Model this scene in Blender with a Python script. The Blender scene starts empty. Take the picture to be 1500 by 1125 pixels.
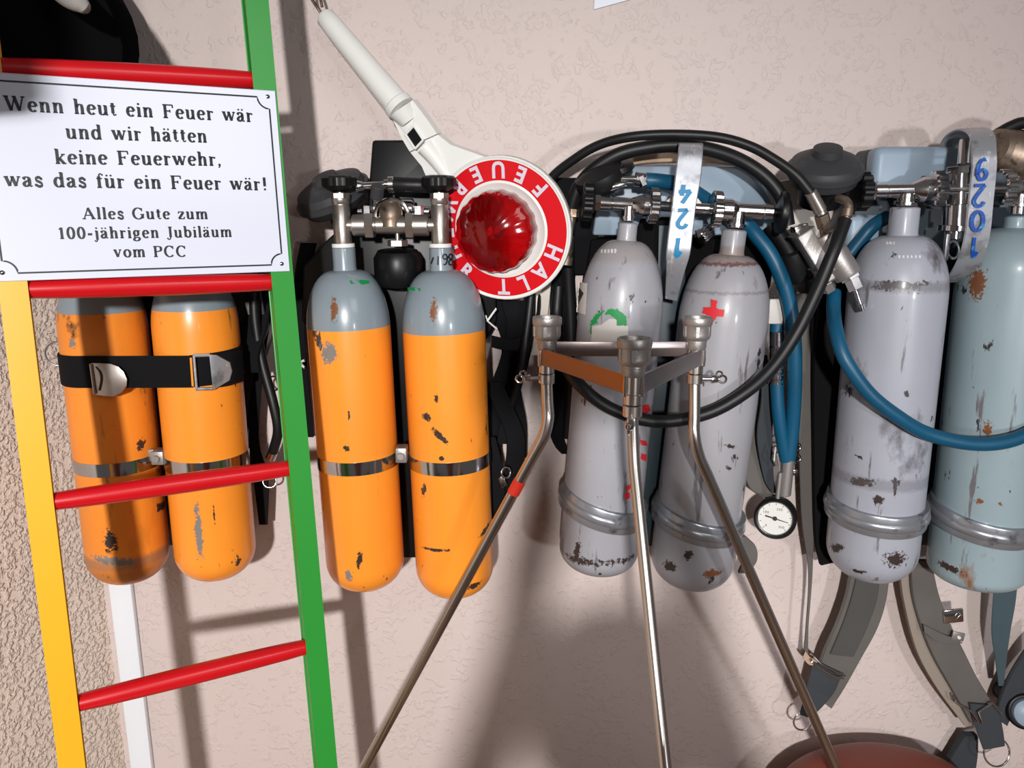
import bpy, bmesh, math, random
from mathutils import Vector as V, Matrix
random.seed(7)
C = bpy.context.scene.collection
H = 1.95                       # camera height
PITCH = math.radians(12.6)
F = 1150.0
CAM = V((0, -1.22, H))
# ---------------------------------------------------------------- camera, light, exposure
cd = bpy.data.cameras.new('camera'); cam = bpy.data.objects.new('camera', cd); C.objects.link(cam)
cam.location = CAM; cam.rotation_euler = (math.pi/2 - PITCH, 0, 0)
cd.sensor_width = 36; cd.lens = F/1500*36; cd.clip_start = 0.01
bpy.context.scene.camera = cam
w = bpy.data.worlds.new('world'); bpy.context.scene.world = w; w.use_nodes = True
w.node_tree.nodes['Background'].inputs[0].default_value = (1.0, 0.90, 0.85, 1)
w.node_tree.nodes['Background'].inputs[1].default_value = 0.12
def area(name, loc, target, size, power, col, sy=None):
    l = bpy.data.lights.new(name, 'AREA'); l.energy = power; l.color = col; l.shape = 'RECTANGLE' if sy else 'SQUARE'
    l.size = size
    if sy: l.size_y = sy
    o = bpy.data.objects.new(name, l); C.objects.link(o); o.location = loc
    o.rotation_euler = (V(target) - V(loc)).to_track_quat('-Z', 'Y').to_euler(); return o
def spot(name, loc, target, r, power, col, ang, blend):
    l = bpy.data.lights.new(name, 'SPOT'); l.energy = power; l.color = col; l.shadow_soft_size = r; l.spot_size = math.radians(ang); l.spot_blend = blend
    o = bpy.data.objects.new(name, l); C.objects.link(o); o.location = loc
    o.rotation_euler = (V(target) - V(loc)).to_track_quat('-Z', 'Y').to_euler(); return o
spot('ceiling_lamp_light', (-0.15, -3.2, H+0.40), (-0.45, 0, H-0.98), .06, 520, (1.0, 0.98, 0.96), 72, 1)
spot('side_lamp_light', (1.15, -2.9, H-0.15), (0.85, 0, H-0.05), .07, 115, (0.96, 0.96, 1.0), 52, 1)
area('fill_light', (1.3, -2.6, H+1.1), (0.3, 0, H), 0.9, 12, (0.97, 0.97, 1.0))  # added soft fill from the upper right
vs = bpy.context.scene.view_settings
vs.view_transform = 'Standard'; vs.look = 'None'; vs.gamma = 1; vs.use_curve_mapping = False; vs.exposure = -0.22

# ---------------------------------------------------------------- helpers
FW = V((0, math.cos(PITCH), -math.sin(PITCH))); DN = V((0, -math.sin(PITCH), -math.cos(PITCH))); RT = V((1, 0, 0))
def ray(px, py): return RT*((px-750)/F) + DN*((py-562.5)/F) + FW
def P(px, py, Y):
    r = ray(px, py); return CAM + r*((Y - CAM.y)/r.y)
def D(px, py, d): return CAM + ray(px, py)*d
def dep(p): return (p - CAM).dot(FW)
def pr(p, px): return px*dep(p)/F          # pixel length -> metres at p
def cr(pts, n=8):
    pts = [V(p) for p in pts]
    if len(pts) < 3: return pts
    out = []
    q = [pts[0]*2 - pts[1]] + pts + [pts[-1]*2 - pts[-2]]
    for i in range(1, len(q)-2):
        a, b, c, d = q[i-1], q[i], q[i+1], q[i+2]
        for k in range(n):
            t = k/n
            out.append(0.5*((2*b) + (c-a)*t + (2*a-5*b+4*c-d)*t*t + (3*b-a-3*c+d)*t**3))
    out.append(pts[-1]); return out
def basis(d):
    d = V(d).normalized(); a = V((0, 0, 1)) if abs(d.z) < .9 else V((0, 1, 0))
    u = a.cross(d).normalized(); return u, d.cross(u).normalized(), d
class MB:
    def __init__(s): s.v = []; s.f = []; s.m = []
    def add(s, vs_, fs, m=0):
        b = len(s.v); s.v += [V(x) for x in vs_]
        for f in fs: s.f.append([i+b for i in f]); s.m.append(m)
        return s
    def tube(s, pts, r, n=12, cap=True, m=0, closed=False, flat=None):
        pts = [V(p) for p in pts]; N = len(pts)
        if not isinstance(r, (list, tuple)): r = [r]*N
        elif len(r) != N: r = [r[0] + (r[-1]-r[0])*i/(N-1) for i in range(N)] if len(r) == 2 else [r[min(len(r)-1, int(i*len(r)/N))] for i in range(N)]
        tan = []
        for i in range(N):
            a = pts[(i-1) % N] if closed or i > 0 else pts[i]; b = pts[(i+1) % N] if closed or i < N-1 else pts[i]
            tan.append((b-a).normalized())
        u = basis(tan[0])[0]; vs_ = []
        for i in range(N):
            u = (u - tan[i]*u.dot(tan[i])).normalized(); w_ = tan[i].cross(u)
            for k in range(n):
                a = 2*math.pi*k/n; vs_.append(pts[i] + (u*math.cos(a) + w_*math.sin(a))*r[i])
        fs = [[i*n+k, i*n+(k+1) % n, (i+1)*n+(k+1) % n, (i+1)*n+k] for i in range(N-1) for k in range(n)]
        if closed: fs += [[(N-1)*n+k, (N-1)*n+(k+1) % n, (k+1) % n, k] for k in range(n)]
        elif cap: fs += [list(range(n))[::-1], [(N-1)*n+k for k in range(n)]]
        return s.add(vs_, fs, m)
    def lathe(s, prof, o, d, n=32, ms=None, m=0, rf=None):
        u, w_, d = basis(d); o = V(o); vs_ = []; fs = []; N = len(prof)
        for i, (r, h) in enumerate(prof):
            for k in range(n):
                a = 2*math.pi*k/n; rr = r*(rf(k) if rf else 1)
                vs_.append(o + d*h + (u*math.cos(a) + w_*math.sin(a))*rr)
        b = len(s.v); s.v += vs_
        for i in range(N-1):
            for k in range(n):
                s.f.append([b+i*n+k, b+i*n+(k+1) % n, b+(i+1)*n+(k+1) % n, b+(i+1)*n+k]); s.m.append(ms[i] if ms else m)
        if prof[0][0] > 1e-6: s.f.append([b+k for k in range(n)][::-1]); s.m.append(ms[0] if ms else m)
        if prof[-1][0] > 1e-6: s.f.append([b+(N-1)*n+k for k in range(n)]); s.m.append(ms[-1] if ms else m)
        return s
    def cyl(s, a, b, r, r2=None, n=20, m=0, bev=.12):
        a, b = V(a), V(b); L = (b-a).length; r2 = r if r2 is None else r2; e = min(r, r2, L/2)*bev
        return s.lathe([(r-e, 0), (r, e), (r2, L-e), (r2-e, L)], a, b-a, n, m=m)
    def hexn(s, a, b, r, m=0): return s.cyl(a, b, r, n=6, m=m, bev=.08)
    def knurl(s, a, b, r, teeth=14, depth=.1, m=0):
        return s.lathe([(r*.9, 0), (r, (V(b)-V(a)).length*.12), (r, (V(b)-V(a)).length*.88), (r*.9, (V(b)-V(a)).length)], a, V(b)-V(a), teeth*4, m=m,
                       rf=lambda k: 1 if k % 4 in (0, 1) else 1-depth)
    def box(s, c, ux, uy, uz, bev=.002, m=0, seg=2):
        bm = bmesh.new(); bmesh.ops.create_cube(bm, size=2)
        M = Matrix((V(ux), V(uy), V(uz))).transposed()
        for v in bm.verts: v.co = M @ v.co + V(c)
        if bev: bmesh.ops.bevel(bm, geom=list(bm.edges), offset=bev, segments=seg, affect='EDGES', profile=.5)
        return s.frombm(bm, m)
    def frombm(s, bm, m=0):
        bm.verts.index_update(); s.add([v.co.copy() for v in bm.verts], [[v.index for v in f.verts] for f in bm.faces], m); bm.free(); return s
    def prism(s, poly, nvec, m=0, bev=0):
        """poly: world points (planar-ish); extruded by nvec"""
        bm = bmesh.new(); vs_ = [bm.verts.new(p) for p in poly]; f = bm.faces.new(vs_)
        r = bmesh.ops.extrude_face_region(bm, geom=[f])
        for v in r['geom']:
            if isinstance(v, bmesh.types.BMVert): v.co += V(nvec)
        bmesh.ops.recalc_face_normals(bm, faces=bm.faces)
        if bev: bmesh.ops.bevel(bm, geom=list(bm.edges), offset=bev, segments=2, affect='EDGES', profile=.5)
        return s.frombm(bm, m)
    def ribbon(s, A, B, t=.003, n=6, m=0, ends=True):
        A = cr(A, n); B = cr(B, n); N = len(A); vs_ = []
        for i in range(N):
            tg = (A[min(i+1, N-1)] + B[min(i+1, N-1)] - A[max(i-1, 0)] - B[max(i-1, 0)])
            nn = (B[i]-A[i]).cross(tg)
            nn = nn.normalized()*t/2 if nn.length > 1e-9 else V((0, t/2, 0))
            e = (B[i]-A[i])*.04
            vs_ += [A[i]+nn+e, B[i]+nn-e, B[i], B[i]-nn-e, A[i]-nn+e, A[i]]
        fs = [[i*6+k, i*6+(k+1) % 6, (i+1)*6+(k+1) % 6, (i+1)*6+k] for i in range(N-1) for k in range(6)]
        fs += [[5, 4, 3, 2, 1, 0], [(N-1)*6+k for k in range(6)]]
        return s.add(vs_, fs, m)
    def strap(s, pts, hw, t=.003, n=6, m=0, wd=(1, 0, 0)):
        """pts centre path; wd width direction (or list)"""
        A, B = [], []
        for i, p in enumerate(pts):
            d = V(wd[i] if isinstance(wd, list) else wd).normalized(); h = hw[i] if isinstance(hw, list) else hw
            A.append(V(p)-d*h); B.append(V(p)+d*h)
        return s.ribbon(A, B, t, n, m)
    def torus(s, c, nrm, R, r, n=32, k=10, m=0, a0=0, a1=2*math.pi):
        u, w_, d = basis(nrm); full = abs(a1-a0-2*math.pi) < 1e-6
        pts = [V(c) + (u*math.cos(a0+(a1-a0)*i/n) + w_*math.sin(a0+(a1-a0)*i/n))*R for i in range(n if full else n+1)]
        return s.tube(pts, r, k, m=m, closed=full)
def wloc(o):
    p = V((0, 0, 0))
    while o is not None: p += o.location; o = o.parent
    return p
def part(name, mb, mats, parent=None, label=None, ang=38, smooth=True):
    me = bpy.data.meshes.new(name); off = wloc(parent)
    loc = V((0, 0, 0))
    if parent is None:
        xs = [v.x for v in mb.v]; ys = [v.y for v in mb.v]; zs = [v.z for v in mb.v]
        loc = V(((min(xs)+max(xs))/2, (min(ys)+max(ys))/2, min(zs))); off = loc
    me.from_pydata([tuple(v-off) for v in mb.v], [], mb.f)
    for m_ in (mats if isinstance(mats, (list, tuple)) else [mats]): me.materials.append(m_)
    me.polygons.foreach_set('material_index', mb.m)
    bm = bmesh.new(); bm.from_mesh(me); bmesh.ops.recalc_face_normals(bm, faces=bm.faces); bm.to_mesh(me); bm.free()
    if smooth:
        me.polygons.foreach_set('use_smooth', [True]*len(me.polygons)); me.set_sharp_from_angle(angle=math.radians(ang))
    o = bpy.data.objects.new(name, me); C.objects.link(o); o.parent = parent; o.location = loc
    if label: o['label'] = label
    return o
def thing(name, label, cat, loc, group=None):
    o = bpy.data.objects.new(name, None); C.objects.link(o); o.location = loc; o.empty_display_size = .05
    o['label'] = label; o['category'] = cat
    if group: o['group'] = group
    return o
def tag(o, label, cat):
    o['label'] = label; o['category'] = cat; return o

# ---------------------------------------------------------------- materials
def srgb(r, g, b):
    f = lambda c: (c/255/12.92) if c/255 <= .04045 else ((c/255+.055)/1.055)**2.4
    return (f(r), f(g), f(b), 1)
def mat(name, col, rough=.5, metal=0, coat=0, spec=.5, layers=(), bump=None, trans=0, ior=1.45, var=0.0, varscale=8, sheen=0, gloss_var=0):
    m = bpy.data.materials.new(name); m.use_nodes = True; nt = m.node_tree; b = nt.nodes['Principled BSDF']
    N = nt.nodes.new; L = nt.links.new
    b.inputs['Roughness'].default_value = rough; b.inputs['Metallic'].default_value = metal
    b.inputs['Coat Weight'].default_value = coat; b.inputs['Coat Roughness'].default_value = .12
    b.inputs['Specular IOR Level'].default_value = spec; b.inputs['Transmission Weight'].default_value = trans
    b.inputs['IOR'].default_value = ior; b.inputs['Base Color'].default_value = col
    if sheen: b.inputs['Sheen Weight'].default_value = sheen
    tc = N('ShaderNodeTexCoord'); cur = None
    if var or layers or bump or gloss_var:
        base = N('ShaderNodeRGB'); base.outputs[0].default_value = col; cur = base.outputs[0]
    if var:
        ns = N('ShaderNodeTexNoise'); ns.inputs['Scale'].default_value = varscale; ns.inputs['Detail'].default_value = 6; L(tc.outputs['Object'], ns.inputs['Vector'])
        mr = N('ShaderNodeMapRange'); mr.inputs[1].default_value = .3; mr.inputs[2].default_value = .7; mr.inputs[3].default_value = 1-var; mr.inputs[4].default_value = 1+var*.6
        L(ns.outputs[0], mr.inputs[0])
        mx = N('ShaderNodeVectorMath'); mx.operation = 'SCALE'; L(cur, mx.inputs[0]); L(mr.outputs[0], mx.inputs['Scale']); cur = mx.outputs[0]
    for (lc, sc, thr, soft, stretch, seed) in layers:
        mp = N('ShaderNodeMapping'); mp.inputs['Scale'].default_value = stretch; mp.inputs['Location'].default_value = (seed, seed*.7, seed*.3)
        L(tc.outputs['Object'], mp.inputs['Vector'])
        ns = N('ShaderNodeTexNoise'); ns.inputs['Scale'].default_value = sc; ns.inputs['Detail'].default_value = 7; ns.inputs['Roughness'].default_value = .62
        L(mp.outputs[0], ns.inputs['Vector'])
        mr = N('ShaderNodeMapRange'); mr.inputs[1].default_value = thr; mr.inputs[2].default_value = thr+soft; L(ns.outputs[0], mr.inputs[0])
        mx = N('ShaderNodeMix'); mx.data_type = 'RGBA'; L(mr.outputs[0], mx.inputs[0]); L(cur, mx.inputs[6]); mx.inputs[7].default_value = lc; cur = mx.outputs[2]
    if cur is not None: L(cur, b.inputs['Base Color'])
    if gloss_var:
        ns = N('ShaderNodeTexNoise'); ns.inputs['Scale'].default_value = 60; ns.inputs['Detail'].default_value = 4; L(tc.outputs['Object'], ns.inputs['Vector'])
        mr = N('ShaderNodeMapRange'); mr.inputs[3].default_value = max(0, rough-gloss_var); mr.inputs[4].default_value = rough+gloss_var; L(ns.outputs[0], mr.inputs[0]); L(mr.outputs[0], b.inputs['Roughness'])
    if bump:
        kind, sc, dist, stren = bump
        bp = N('ShaderNodeBump'); bp.inputs['Distance'].default_value = dist; bp.inputs['Strength'].default_value = stren
        if kind == 'weave':
            w1 = N('ShaderNodeTexWave'); w1.inputs['Scale'].default_value = sc; w1.bands_direction = 'Z'; L(tc.outputs['Object'], w1.inputs['Vector']); L(w1.outputs['Fac'], bp.inputs['Height'])
        else:
            ns = N('ShaderNodeTexNoise'); ns.inputs['Scale'].default_value = sc; ns.inputs['Detail'].default_value = 5; L(tc.outputs['Object'], ns.inputs['Vector']); L(ns.outputs[0], bp.inputs['Height'])
        L(bp.outputs[0], b.inputs['Normal'])
    return m
BLK = srgb(28, 22, 22); DGREY = srgb(70, 66, 68); RUST = srgb(120, 66, 32); BARE = srgb(128, 128, 128)
Z = lambda k=1: (1, 1, k)
chips = [(srgb(64, 54, 50), 26, .655, .015, Z(.55), 3), (srgb(118, 84, 60), 9, .66, .06, Z(.6), 11), (srgb(84, 60, 48), 75, .695, .02, Z(.35), 21), (srgb(150, 96, 50), 45, .66, .06, Z(.12), 41)]
M = {}
M['orange'] = mat('orange_paint', srgb(244, 146, 44), .34, coat=.35, layers=chips + [(srgb(120, 112, 104), 11, .70, .012, Z(.5), 31)], var=.07, varscale=5)
M['orange_dirty'] = mat('dirty_orange_paint', srgb(236, 138, 42), .42, coat=.2, layers=[(srgb(130, 78, 36), 7, .5, .22, Z(.5), 8), (srgb(56, 42, 34), 13, .63, .05, Z(.7), 2)] + chips, var=.12, varscale=7)
M['shoulder'] = mat('blue_grey_shoulder_paint', srgb(126, 138, 146), .3, coat=.4, layers=[(srgb(150, 108, 84), 14, .69, .05, Z(.5), 5), (srgb(70, 70, 72), 30, .68, .02, Z(.8), 4)], var=.06)
def grey(name, col, seed, rust=.7, dark=.64):
    return mat(name, col, .38, coat=.2, layers=[(srgb(78, 74, 78), 11, dark, .10, Z(.6), seed), (srgb(46, 44, 48), 42, .66, .02, Z(.55), seed+9), (srgb(104, 100, 104), 60, .62, .05, (1, 1, .12), seed+3), (srgb(128, 84, 52), 8, rust, .06, Z(.6), seed+5)], var=.07)
M['grey1'] = grey('grey_cylinder_paint', srgb(152, 152, 158), 1)
M['grey2'] = grey('worn_grey_cylinder_paint', srgb(150, 149, 154), 17, .7, .62)
M['grey3'] = grey('scuffed_grey_cylinder_paint', srgb(156, 158, 168), 24, .74, .60)
M['teal'] = grey('pale_blue_green_cylinder_paint', srgb(140, 158, 164), 37, .63, .68)
M['steel'] = mat('satin_steel', srgb(176, 168, 162), .34, .9, gloss_var=.06, layers=[(srgb(120, 110, 102), 12, .55, .2, Z(1), 2)])
M['chrome'] = mat('chrome', srgb(205, 203, 204), .16, 1, gloss_var=.08)
M['cast'] = mat('cast_steel', srgb(165, 160, 157), .42, .75, bump=('n', 500, .0004, .5))
M['rod'] = mat('brushed_rod', srgb(196, 188, 182), .27, 1)
M['brass'] = mat('tarnished_brass', srgb(138, 122, 108), .42, .8, layers=[(srgb(92, 76, 62), 60, .52, .1, Z(1), 3)])
M['bar'] = mat('reflected_orange_bar', srgb(150, 112, 86), .36, .6)  # brown tint carries the orange reflected from the cylinders
M['barplain'] = mat('plain_flat_bar', srgb(150, 138, 136), .3, .7)
M['band'] = mat('polished_steel_band', srgb(196, 196, 200), .12, 1, gloss_var=.05)
M['rubber'] = mat('black_rubber', srgb(20, 20, 22), .45, spec=.4, var=.15, varscale=30)
M['rubgrey'] = mat('dusty_black_rubber', srgb(52, 53, 56), .55, spec=.4, layers=[(srgb(82, 80, 80), 18, .55, .25, Z(1), 6)])
M['plastic'] = mat('black_plastic', srgb(14, 14, 16), .38, spec=.35)
M['matte'] = mat('black_webbing', srgb(16, 16, 19), .85, spec=.2, bump=('weave', 300, .0006, .5))
M['bluehose'] = mat('blue_rubber_hose', srgb(10, 76, 106), .42, var=.12, varscale=14, layers=[(srgb(16, 60, 84), 22, .58, .1, Z(.5), 4)])
M['bluepaint'] = mat('light_blue_plate_paint', srgb(140, 158, 174), .4, var=.08, layers=[(srgb(90, 98, 106), 12, .64, .05, Z(1), 9)])
M['bluedark'] = mat('dark_slate_plate_paint', srgb(44, 58, 66), .45, var=.1)
M['alu'] = mat('galvanised_handle', srgb(172, 174, 180), .36, .55, layers=[(srgb(132, 132, 138), 40, .5, .15, Z(1), 3), (srgb(206, 208, 212), 90, .6, .05, Z(.5), 13)])
M['ringm'] = mat('silver_painted_ring', srgb(150, 152, 158), .3, .6, layers=[(srgb(96, 96, 102), 34, .56, .1, Z(1), 3)])
M['facing'] = mat('strap_canvas', srgb(84, 82, 80), .9, spec=.15, bump=('weave', 420, .0006, .6), var=.1)
M['webgrey'] = mat('grey_canvas', srgb(106, 102, 98), .9, spec=.15, bump=('weave', 420, .0006, .6), var=.1, varscale=18)
M['websl'] = mat('slate_webbing', srgb(66, 70, 74), .85, spec=.2, bump=('weave', 420, .0006, .6), var=.1)
M['webteal'] = mat('dark_teal_webbing', srgb(72, 88, 94), .85, spec=.2, bump=('weave', 420, .0006, .5), var=.1)
M['webtan'] = mat('beige_strap_edge', srgb(142, 131, 120), .9, spec=.1)
M['red'] = mat('red_gloss_paint', srgb(196, 16, 26), .3, coat=.25, var=.06)
M['green'] = mat('green_gloss_paint', srgb(44, 142, 52), .36, coat=.15, var=.07, varscale=3)
M['yellow'] = mat('yellow_gloss_paint', srgb(232, 174, 34), .36, coat=.15, var=.05, varscale=3)
M['enamel'] = mat('white_enamel', srgb(212, 216, 230), .22, coat=.3)
M['ink'] = mat('black_ink', srgb(20, 20, 28), .5)
M['whitep'] = mat('white_plastic', srgb(226, 226, 222), .35, coat=.1, var=.03)
M['redfilm'] = mat('red_reflective_film', srgb(204, 12, 24), .35)
M['letter'] = mat('silver_white_letter_film', srgb(206, 202, 214), .35)
M['lens'] = mat('red_translucent_lens', (.80, .004, .01, 1), .05, trans=.92, ior=1.3, coat=.5)
M['lensin'] = mat('lamp_reflector', srgb(225, 210, 200), .15, 1)
M['cloth'] = mat('black_cloth', srgb(9, 9, 11), .95, spec=.1)
M['clothgrey'] = mat('light_grey_knit', srgb(150, 146, 142), .95, spec=.1, bump=('n', 300, .001, .6))
M['redbrown'] = mat('reddish_brown', srgb(126, 62, 48), .5, var=.15)
M['pad'] = mat('shade_black', srgb(13, 13, 15), .85, spec=.12)  # black that stands for shade on the lower plate
M['paper'] = mat('white_paper', srgb(222, 226, 236), .6)
M['cream'] = mat('cream_plastic', srgb(204, 196, 184), .5, var=.1, varscale=20)
M['tan'] = mat('tan_padding', srgb(176, 150, 128), .8, var=.15, varscale=20)
M['markgreen'] = mat('green_marking_paint', srgb(12, 134, 66), .5)
M['markred'] = mat('red_marking_paint', srgb(198, 34, 44), .5)
M['markblue'] = mat('blue_marking_paint', srgb(20, 122, 168), .5)
M['markdblue'] = mat('deep_blue_marking_paint', srgb(18, 72, 160), .5, layers=[(srgb(60, 150, 200), 90, .55, .1, Z(1), 3)])
M['markwhite'] = mat('cream_sticker', srgb(196, 192, 186), .5, var=.06)
M['markgrey'] = mat('bare_patch', srgb(122, 118, 116), .5, var=.2, varscale=60)
M['markrust'] = mat('rust_patch', srgb(124, 70, 34), .8, var=.3, varscale=60)
M['markdark'] = mat('dark_scuff', srgb(52, 44, 44), .8, var=.3, varscale=60)
M['stamp'] = mat('stamped_marks', srgb(206, 204, 206), .5)
M['redtape'] = mat('red_tape', srgb(222, 52, 36), .45)
M['dial'] = mat('dial_face', srgb(214, 212, 206), .4)
M['wood'] = mat('worktop_wood', srgb(150, 120, 96), .5, var=.15)
M['floor'] = mat('concrete_floor', srgb(130, 122, 116), .7, var=.1)
M['skin'] = mat('skin', srgb(200, 150, 125), .5); M['shirt'] = mat('rust_red_shirt', srgb(120, 62, 50), .9)
M['glass'] = None

def wallmat(name, col, rough_):
    m = bpy.data.materials.new(name); m.use_nodes = True; nt = m.node_tree; b = nt.nodes['Principled BSDF']; N = nt.nodes.new; L = nt.links.new
    b.inputs['Roughness'].default_value = .62; b.inputs['Specular IOR Level'].default_value = .35
    tc = N('ShaderNodeTexCoord')
    ns = N('ShaderNodeTexNoise'); ns.inputs['Scale'].default_value = 3.5; ns.inputs['Detail'].default_value = 6; L(tc.outputs['Object'], ns.inputs['Vector'])
    mx = N('ShaderNodeMix'); mx.data_type = 'RGBA'; L(ns.outputs[0], mx.inputs[0]); mx.inputs[6].default_value = tuple(c*.93 for c in col[:3])+(1,); mx.inputs[7].default_value = col
    L(mx.outputs[2], b.inputs['Base Color'])
    bp = N('ShaderNodeBump')
    if rough_:
        n1 = N('ShaderNodeTexNoise'); n1.inputs['Scale'].default_value = 135; n1.inputs['Detail'].default_value = 4; n1.inputs['Distortion'].default_value = .1
        L(tc.outputs['Object'], n1.inputs['Vector']); rp = N('ShaderNodeMapRange'); rp.inputs[1].default_value = .42; rp.inputs[2].default_value = .66; rp.interpolation_type = 'SMOOTHSTEP'
        L(n1.outputs[0], rp.inputs[0]); L(rp.outputs[0], bp.inputs['Height']); bp.inputs['Distance'].default_value = .0032; bp.inputs['Strength'].default_value = .9
    else:   # knock-down plaster: flat pads with torn, curled edges
        n1 = N('ShaderNodeTexNoise'); n1.inputs['Scale'].default_value = 34; n1.inputs['Detail'].default_value = 5; n1.inputs['Distortion'].default_value = .7; n1.inputs['Roughness'].default_value = .55
        L(tc.outputs['Object'], n1.inputs['Vector']); rp = N('ShaderNodeMapRange'); rp.inputs[1].default_value = .5; rp.inputs[2].default_value = .55; L(n1.outputs[0], rp.inputs[0])
        n2 = N('ShaderNodeTexNoise'); n2.inputs['Scale'].default_value = 150; n2.inputs['Detail'].default_value = 4; L(tc.outputs['Object'], n2.inputs['Vector'])
        ad = N('ShaderNodeMath'); ad.operation = 'MULTIPLY_ADD'; n3 = N('ShaderNodeTexNoise'); n3.inputs['Scale'].default_value = 95; n3.inputs['Detail'].default_value = 2; L(tc.outputs['Object'], n3.inputs['Vector'])
        r3 = N('ShaderNodeMapRange'); r3.inputs[1].default_value = .46; r3.inputs[2].default_value = .56; L(n3.outputs[0], r3.inputs[0])
        mu = N('ShaderNodeMath'); mu.operation = 'MULTIPLY'; L(rp.outputs[0], mu.inputs[0]); L(r3.outputs[0], mu.inputs[1])
        L(n2.outputs[0], ad.inputs[0]); ad.inputs[1].default_value = .7; L(mu.outputs[0], ad.inputs[2])
        L(ad.outputs[0], bp.inputs['Height']); bp.inputs['Distance'].default_value = .0010; bp.inputs['Strength'].default_value = .7
    L(bp.outputs[0], b.inputs['Normal'])
    return m
M['wall'] = wallmat('knockdown_plaster', srgb(206, 191, 186), False)
M['wallrough'] = wallmat('rough_cast_plaster', srgb(232, 214, 200), True)
M['trim'] = mat('white_gloss_trim', srgb(226, 230, 236), .35)

# ---------------------------------------------------------------- setting
XL = -.69
def struct(name, mb, m, parent=None):
    o = part(name, mb, m, parent)
    if parent is None: o['kind'] = 'structure'
    return o
struct('wall_back', MB().box((.4, .05, 1.4), (1.7, 0, 0), (0, .05, 0), (0, 0, 1.4), 0), M['wall'])
WA = math.radians(24); wdv = V((-math.sin(WA), -math.cos(WA), 0)); wnv = V((-math.cos(WA), math.sin(WA), 0))
def xw(y): return XL + y*math.tan(WA)
struct('wall_left', MB().box(V((XL, 0, 1.4)) + wdv*2.05 + wnv*.05, wnv*.05, wdv*2.05, (0, 0, 1.4), 0), M['wallrough'])
struct('floor', MB().box((.1, -1.9, -.05), (2.6, 0, 0), (0, 2.0, 0), (0, 0, .05), 0), M['floor'])
struct('trim_1', MB().box((XL+.033, -.006, 1.4), (.019, 0, 0), (0, .006, 0), (0, 0, 1.4), .003), M['trim'])
BT = H-1.02
wb = thing('workbench', 'low brown worktop against the wall below the hanging breathing sets', 'workbench', (.4, -.45, 0))
part('tabletop', MB().box((.4, -.425, BT-.02), (1.08, 0, 0), (0, .42, 0), (0, 0, .02), .004), M['wood'], wb)
for sx in (-.62, 1.42):
    for sy in (-.06, -.79): part('leg', MB().box((sx, sy, (BT-.04)/2), (.025, 0, 0), (0, .025, 0), (0, 0, (BT-.04)/2), .003), M['wood'], wb)

# ---------------------------------------------------------------- lettering
TK, TN = .195, .092
def ell(cx, cy, rx, ry, a0, a1, n=22): return [(cx+rx*math.cos(math.radians(a0+(a1-a0)*i/n)), cy+ry*math.sin(math.radians(a0+(a1-a0)*i/n))) for i in range(n+1)]
def l_(*p): return ('l', list(p))
def c_(*p): return ('c', list(p))
def p_(pts): return ('l', pts)
def t_(*p): return ('t', list(p))
def b_(*p): return ('b', list(p))
def s_(x, y, h=.13): return ('t', [(x-h, y), (x+h, y)])
def d_(x, y, r=.08): return ('d', x, y, r)
X = .66
def stem(x, y0, y1, top=True, bot=True): return [l_((x, y0), (x, y1))] + ([('t', [(x-.13, y1-.02), (x+.03, y1-.02)])] if top else []) + ([s_(x, y0+.022)] if bot else [])
def arch(x0, x1): return [c_((x0+.02, .46), (x0+.1, .6), (x0+.2, .64), (x1-.04, .6), (x1, .48)), l_((x1, .48), (x1, 0)), s_(x1, .022, .12)]
uml = [d_(.17, .86, .07), d_(.42, .86, .07)]
a_ = [c_((.1, .5), (.14, .6), (.26, .64), (.38, .58), (.41, .46)), d_(.13, .5, .06), l_((.41, .5), (.41, .12)), t_((.41, .12), (.46, .02), (.56, .06)), c_((.41, .4), (.22, .34), (.1, .2), (.14, .06), (.24, .02), (.41, .14))]
u_ = [l_((.15, .66), (.15, .18)), ('t', [(.02, .64), (.18, .64)]), c_((.15, .2), (.18, .07), (.28, .02), (.4, .06), (.5, .18)), l_((.5, .66), (.5, 0)), ('t', [(.37, .64), (.53, .64)]), ('t', [(.5, .022), (.63, .022)])]
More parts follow.
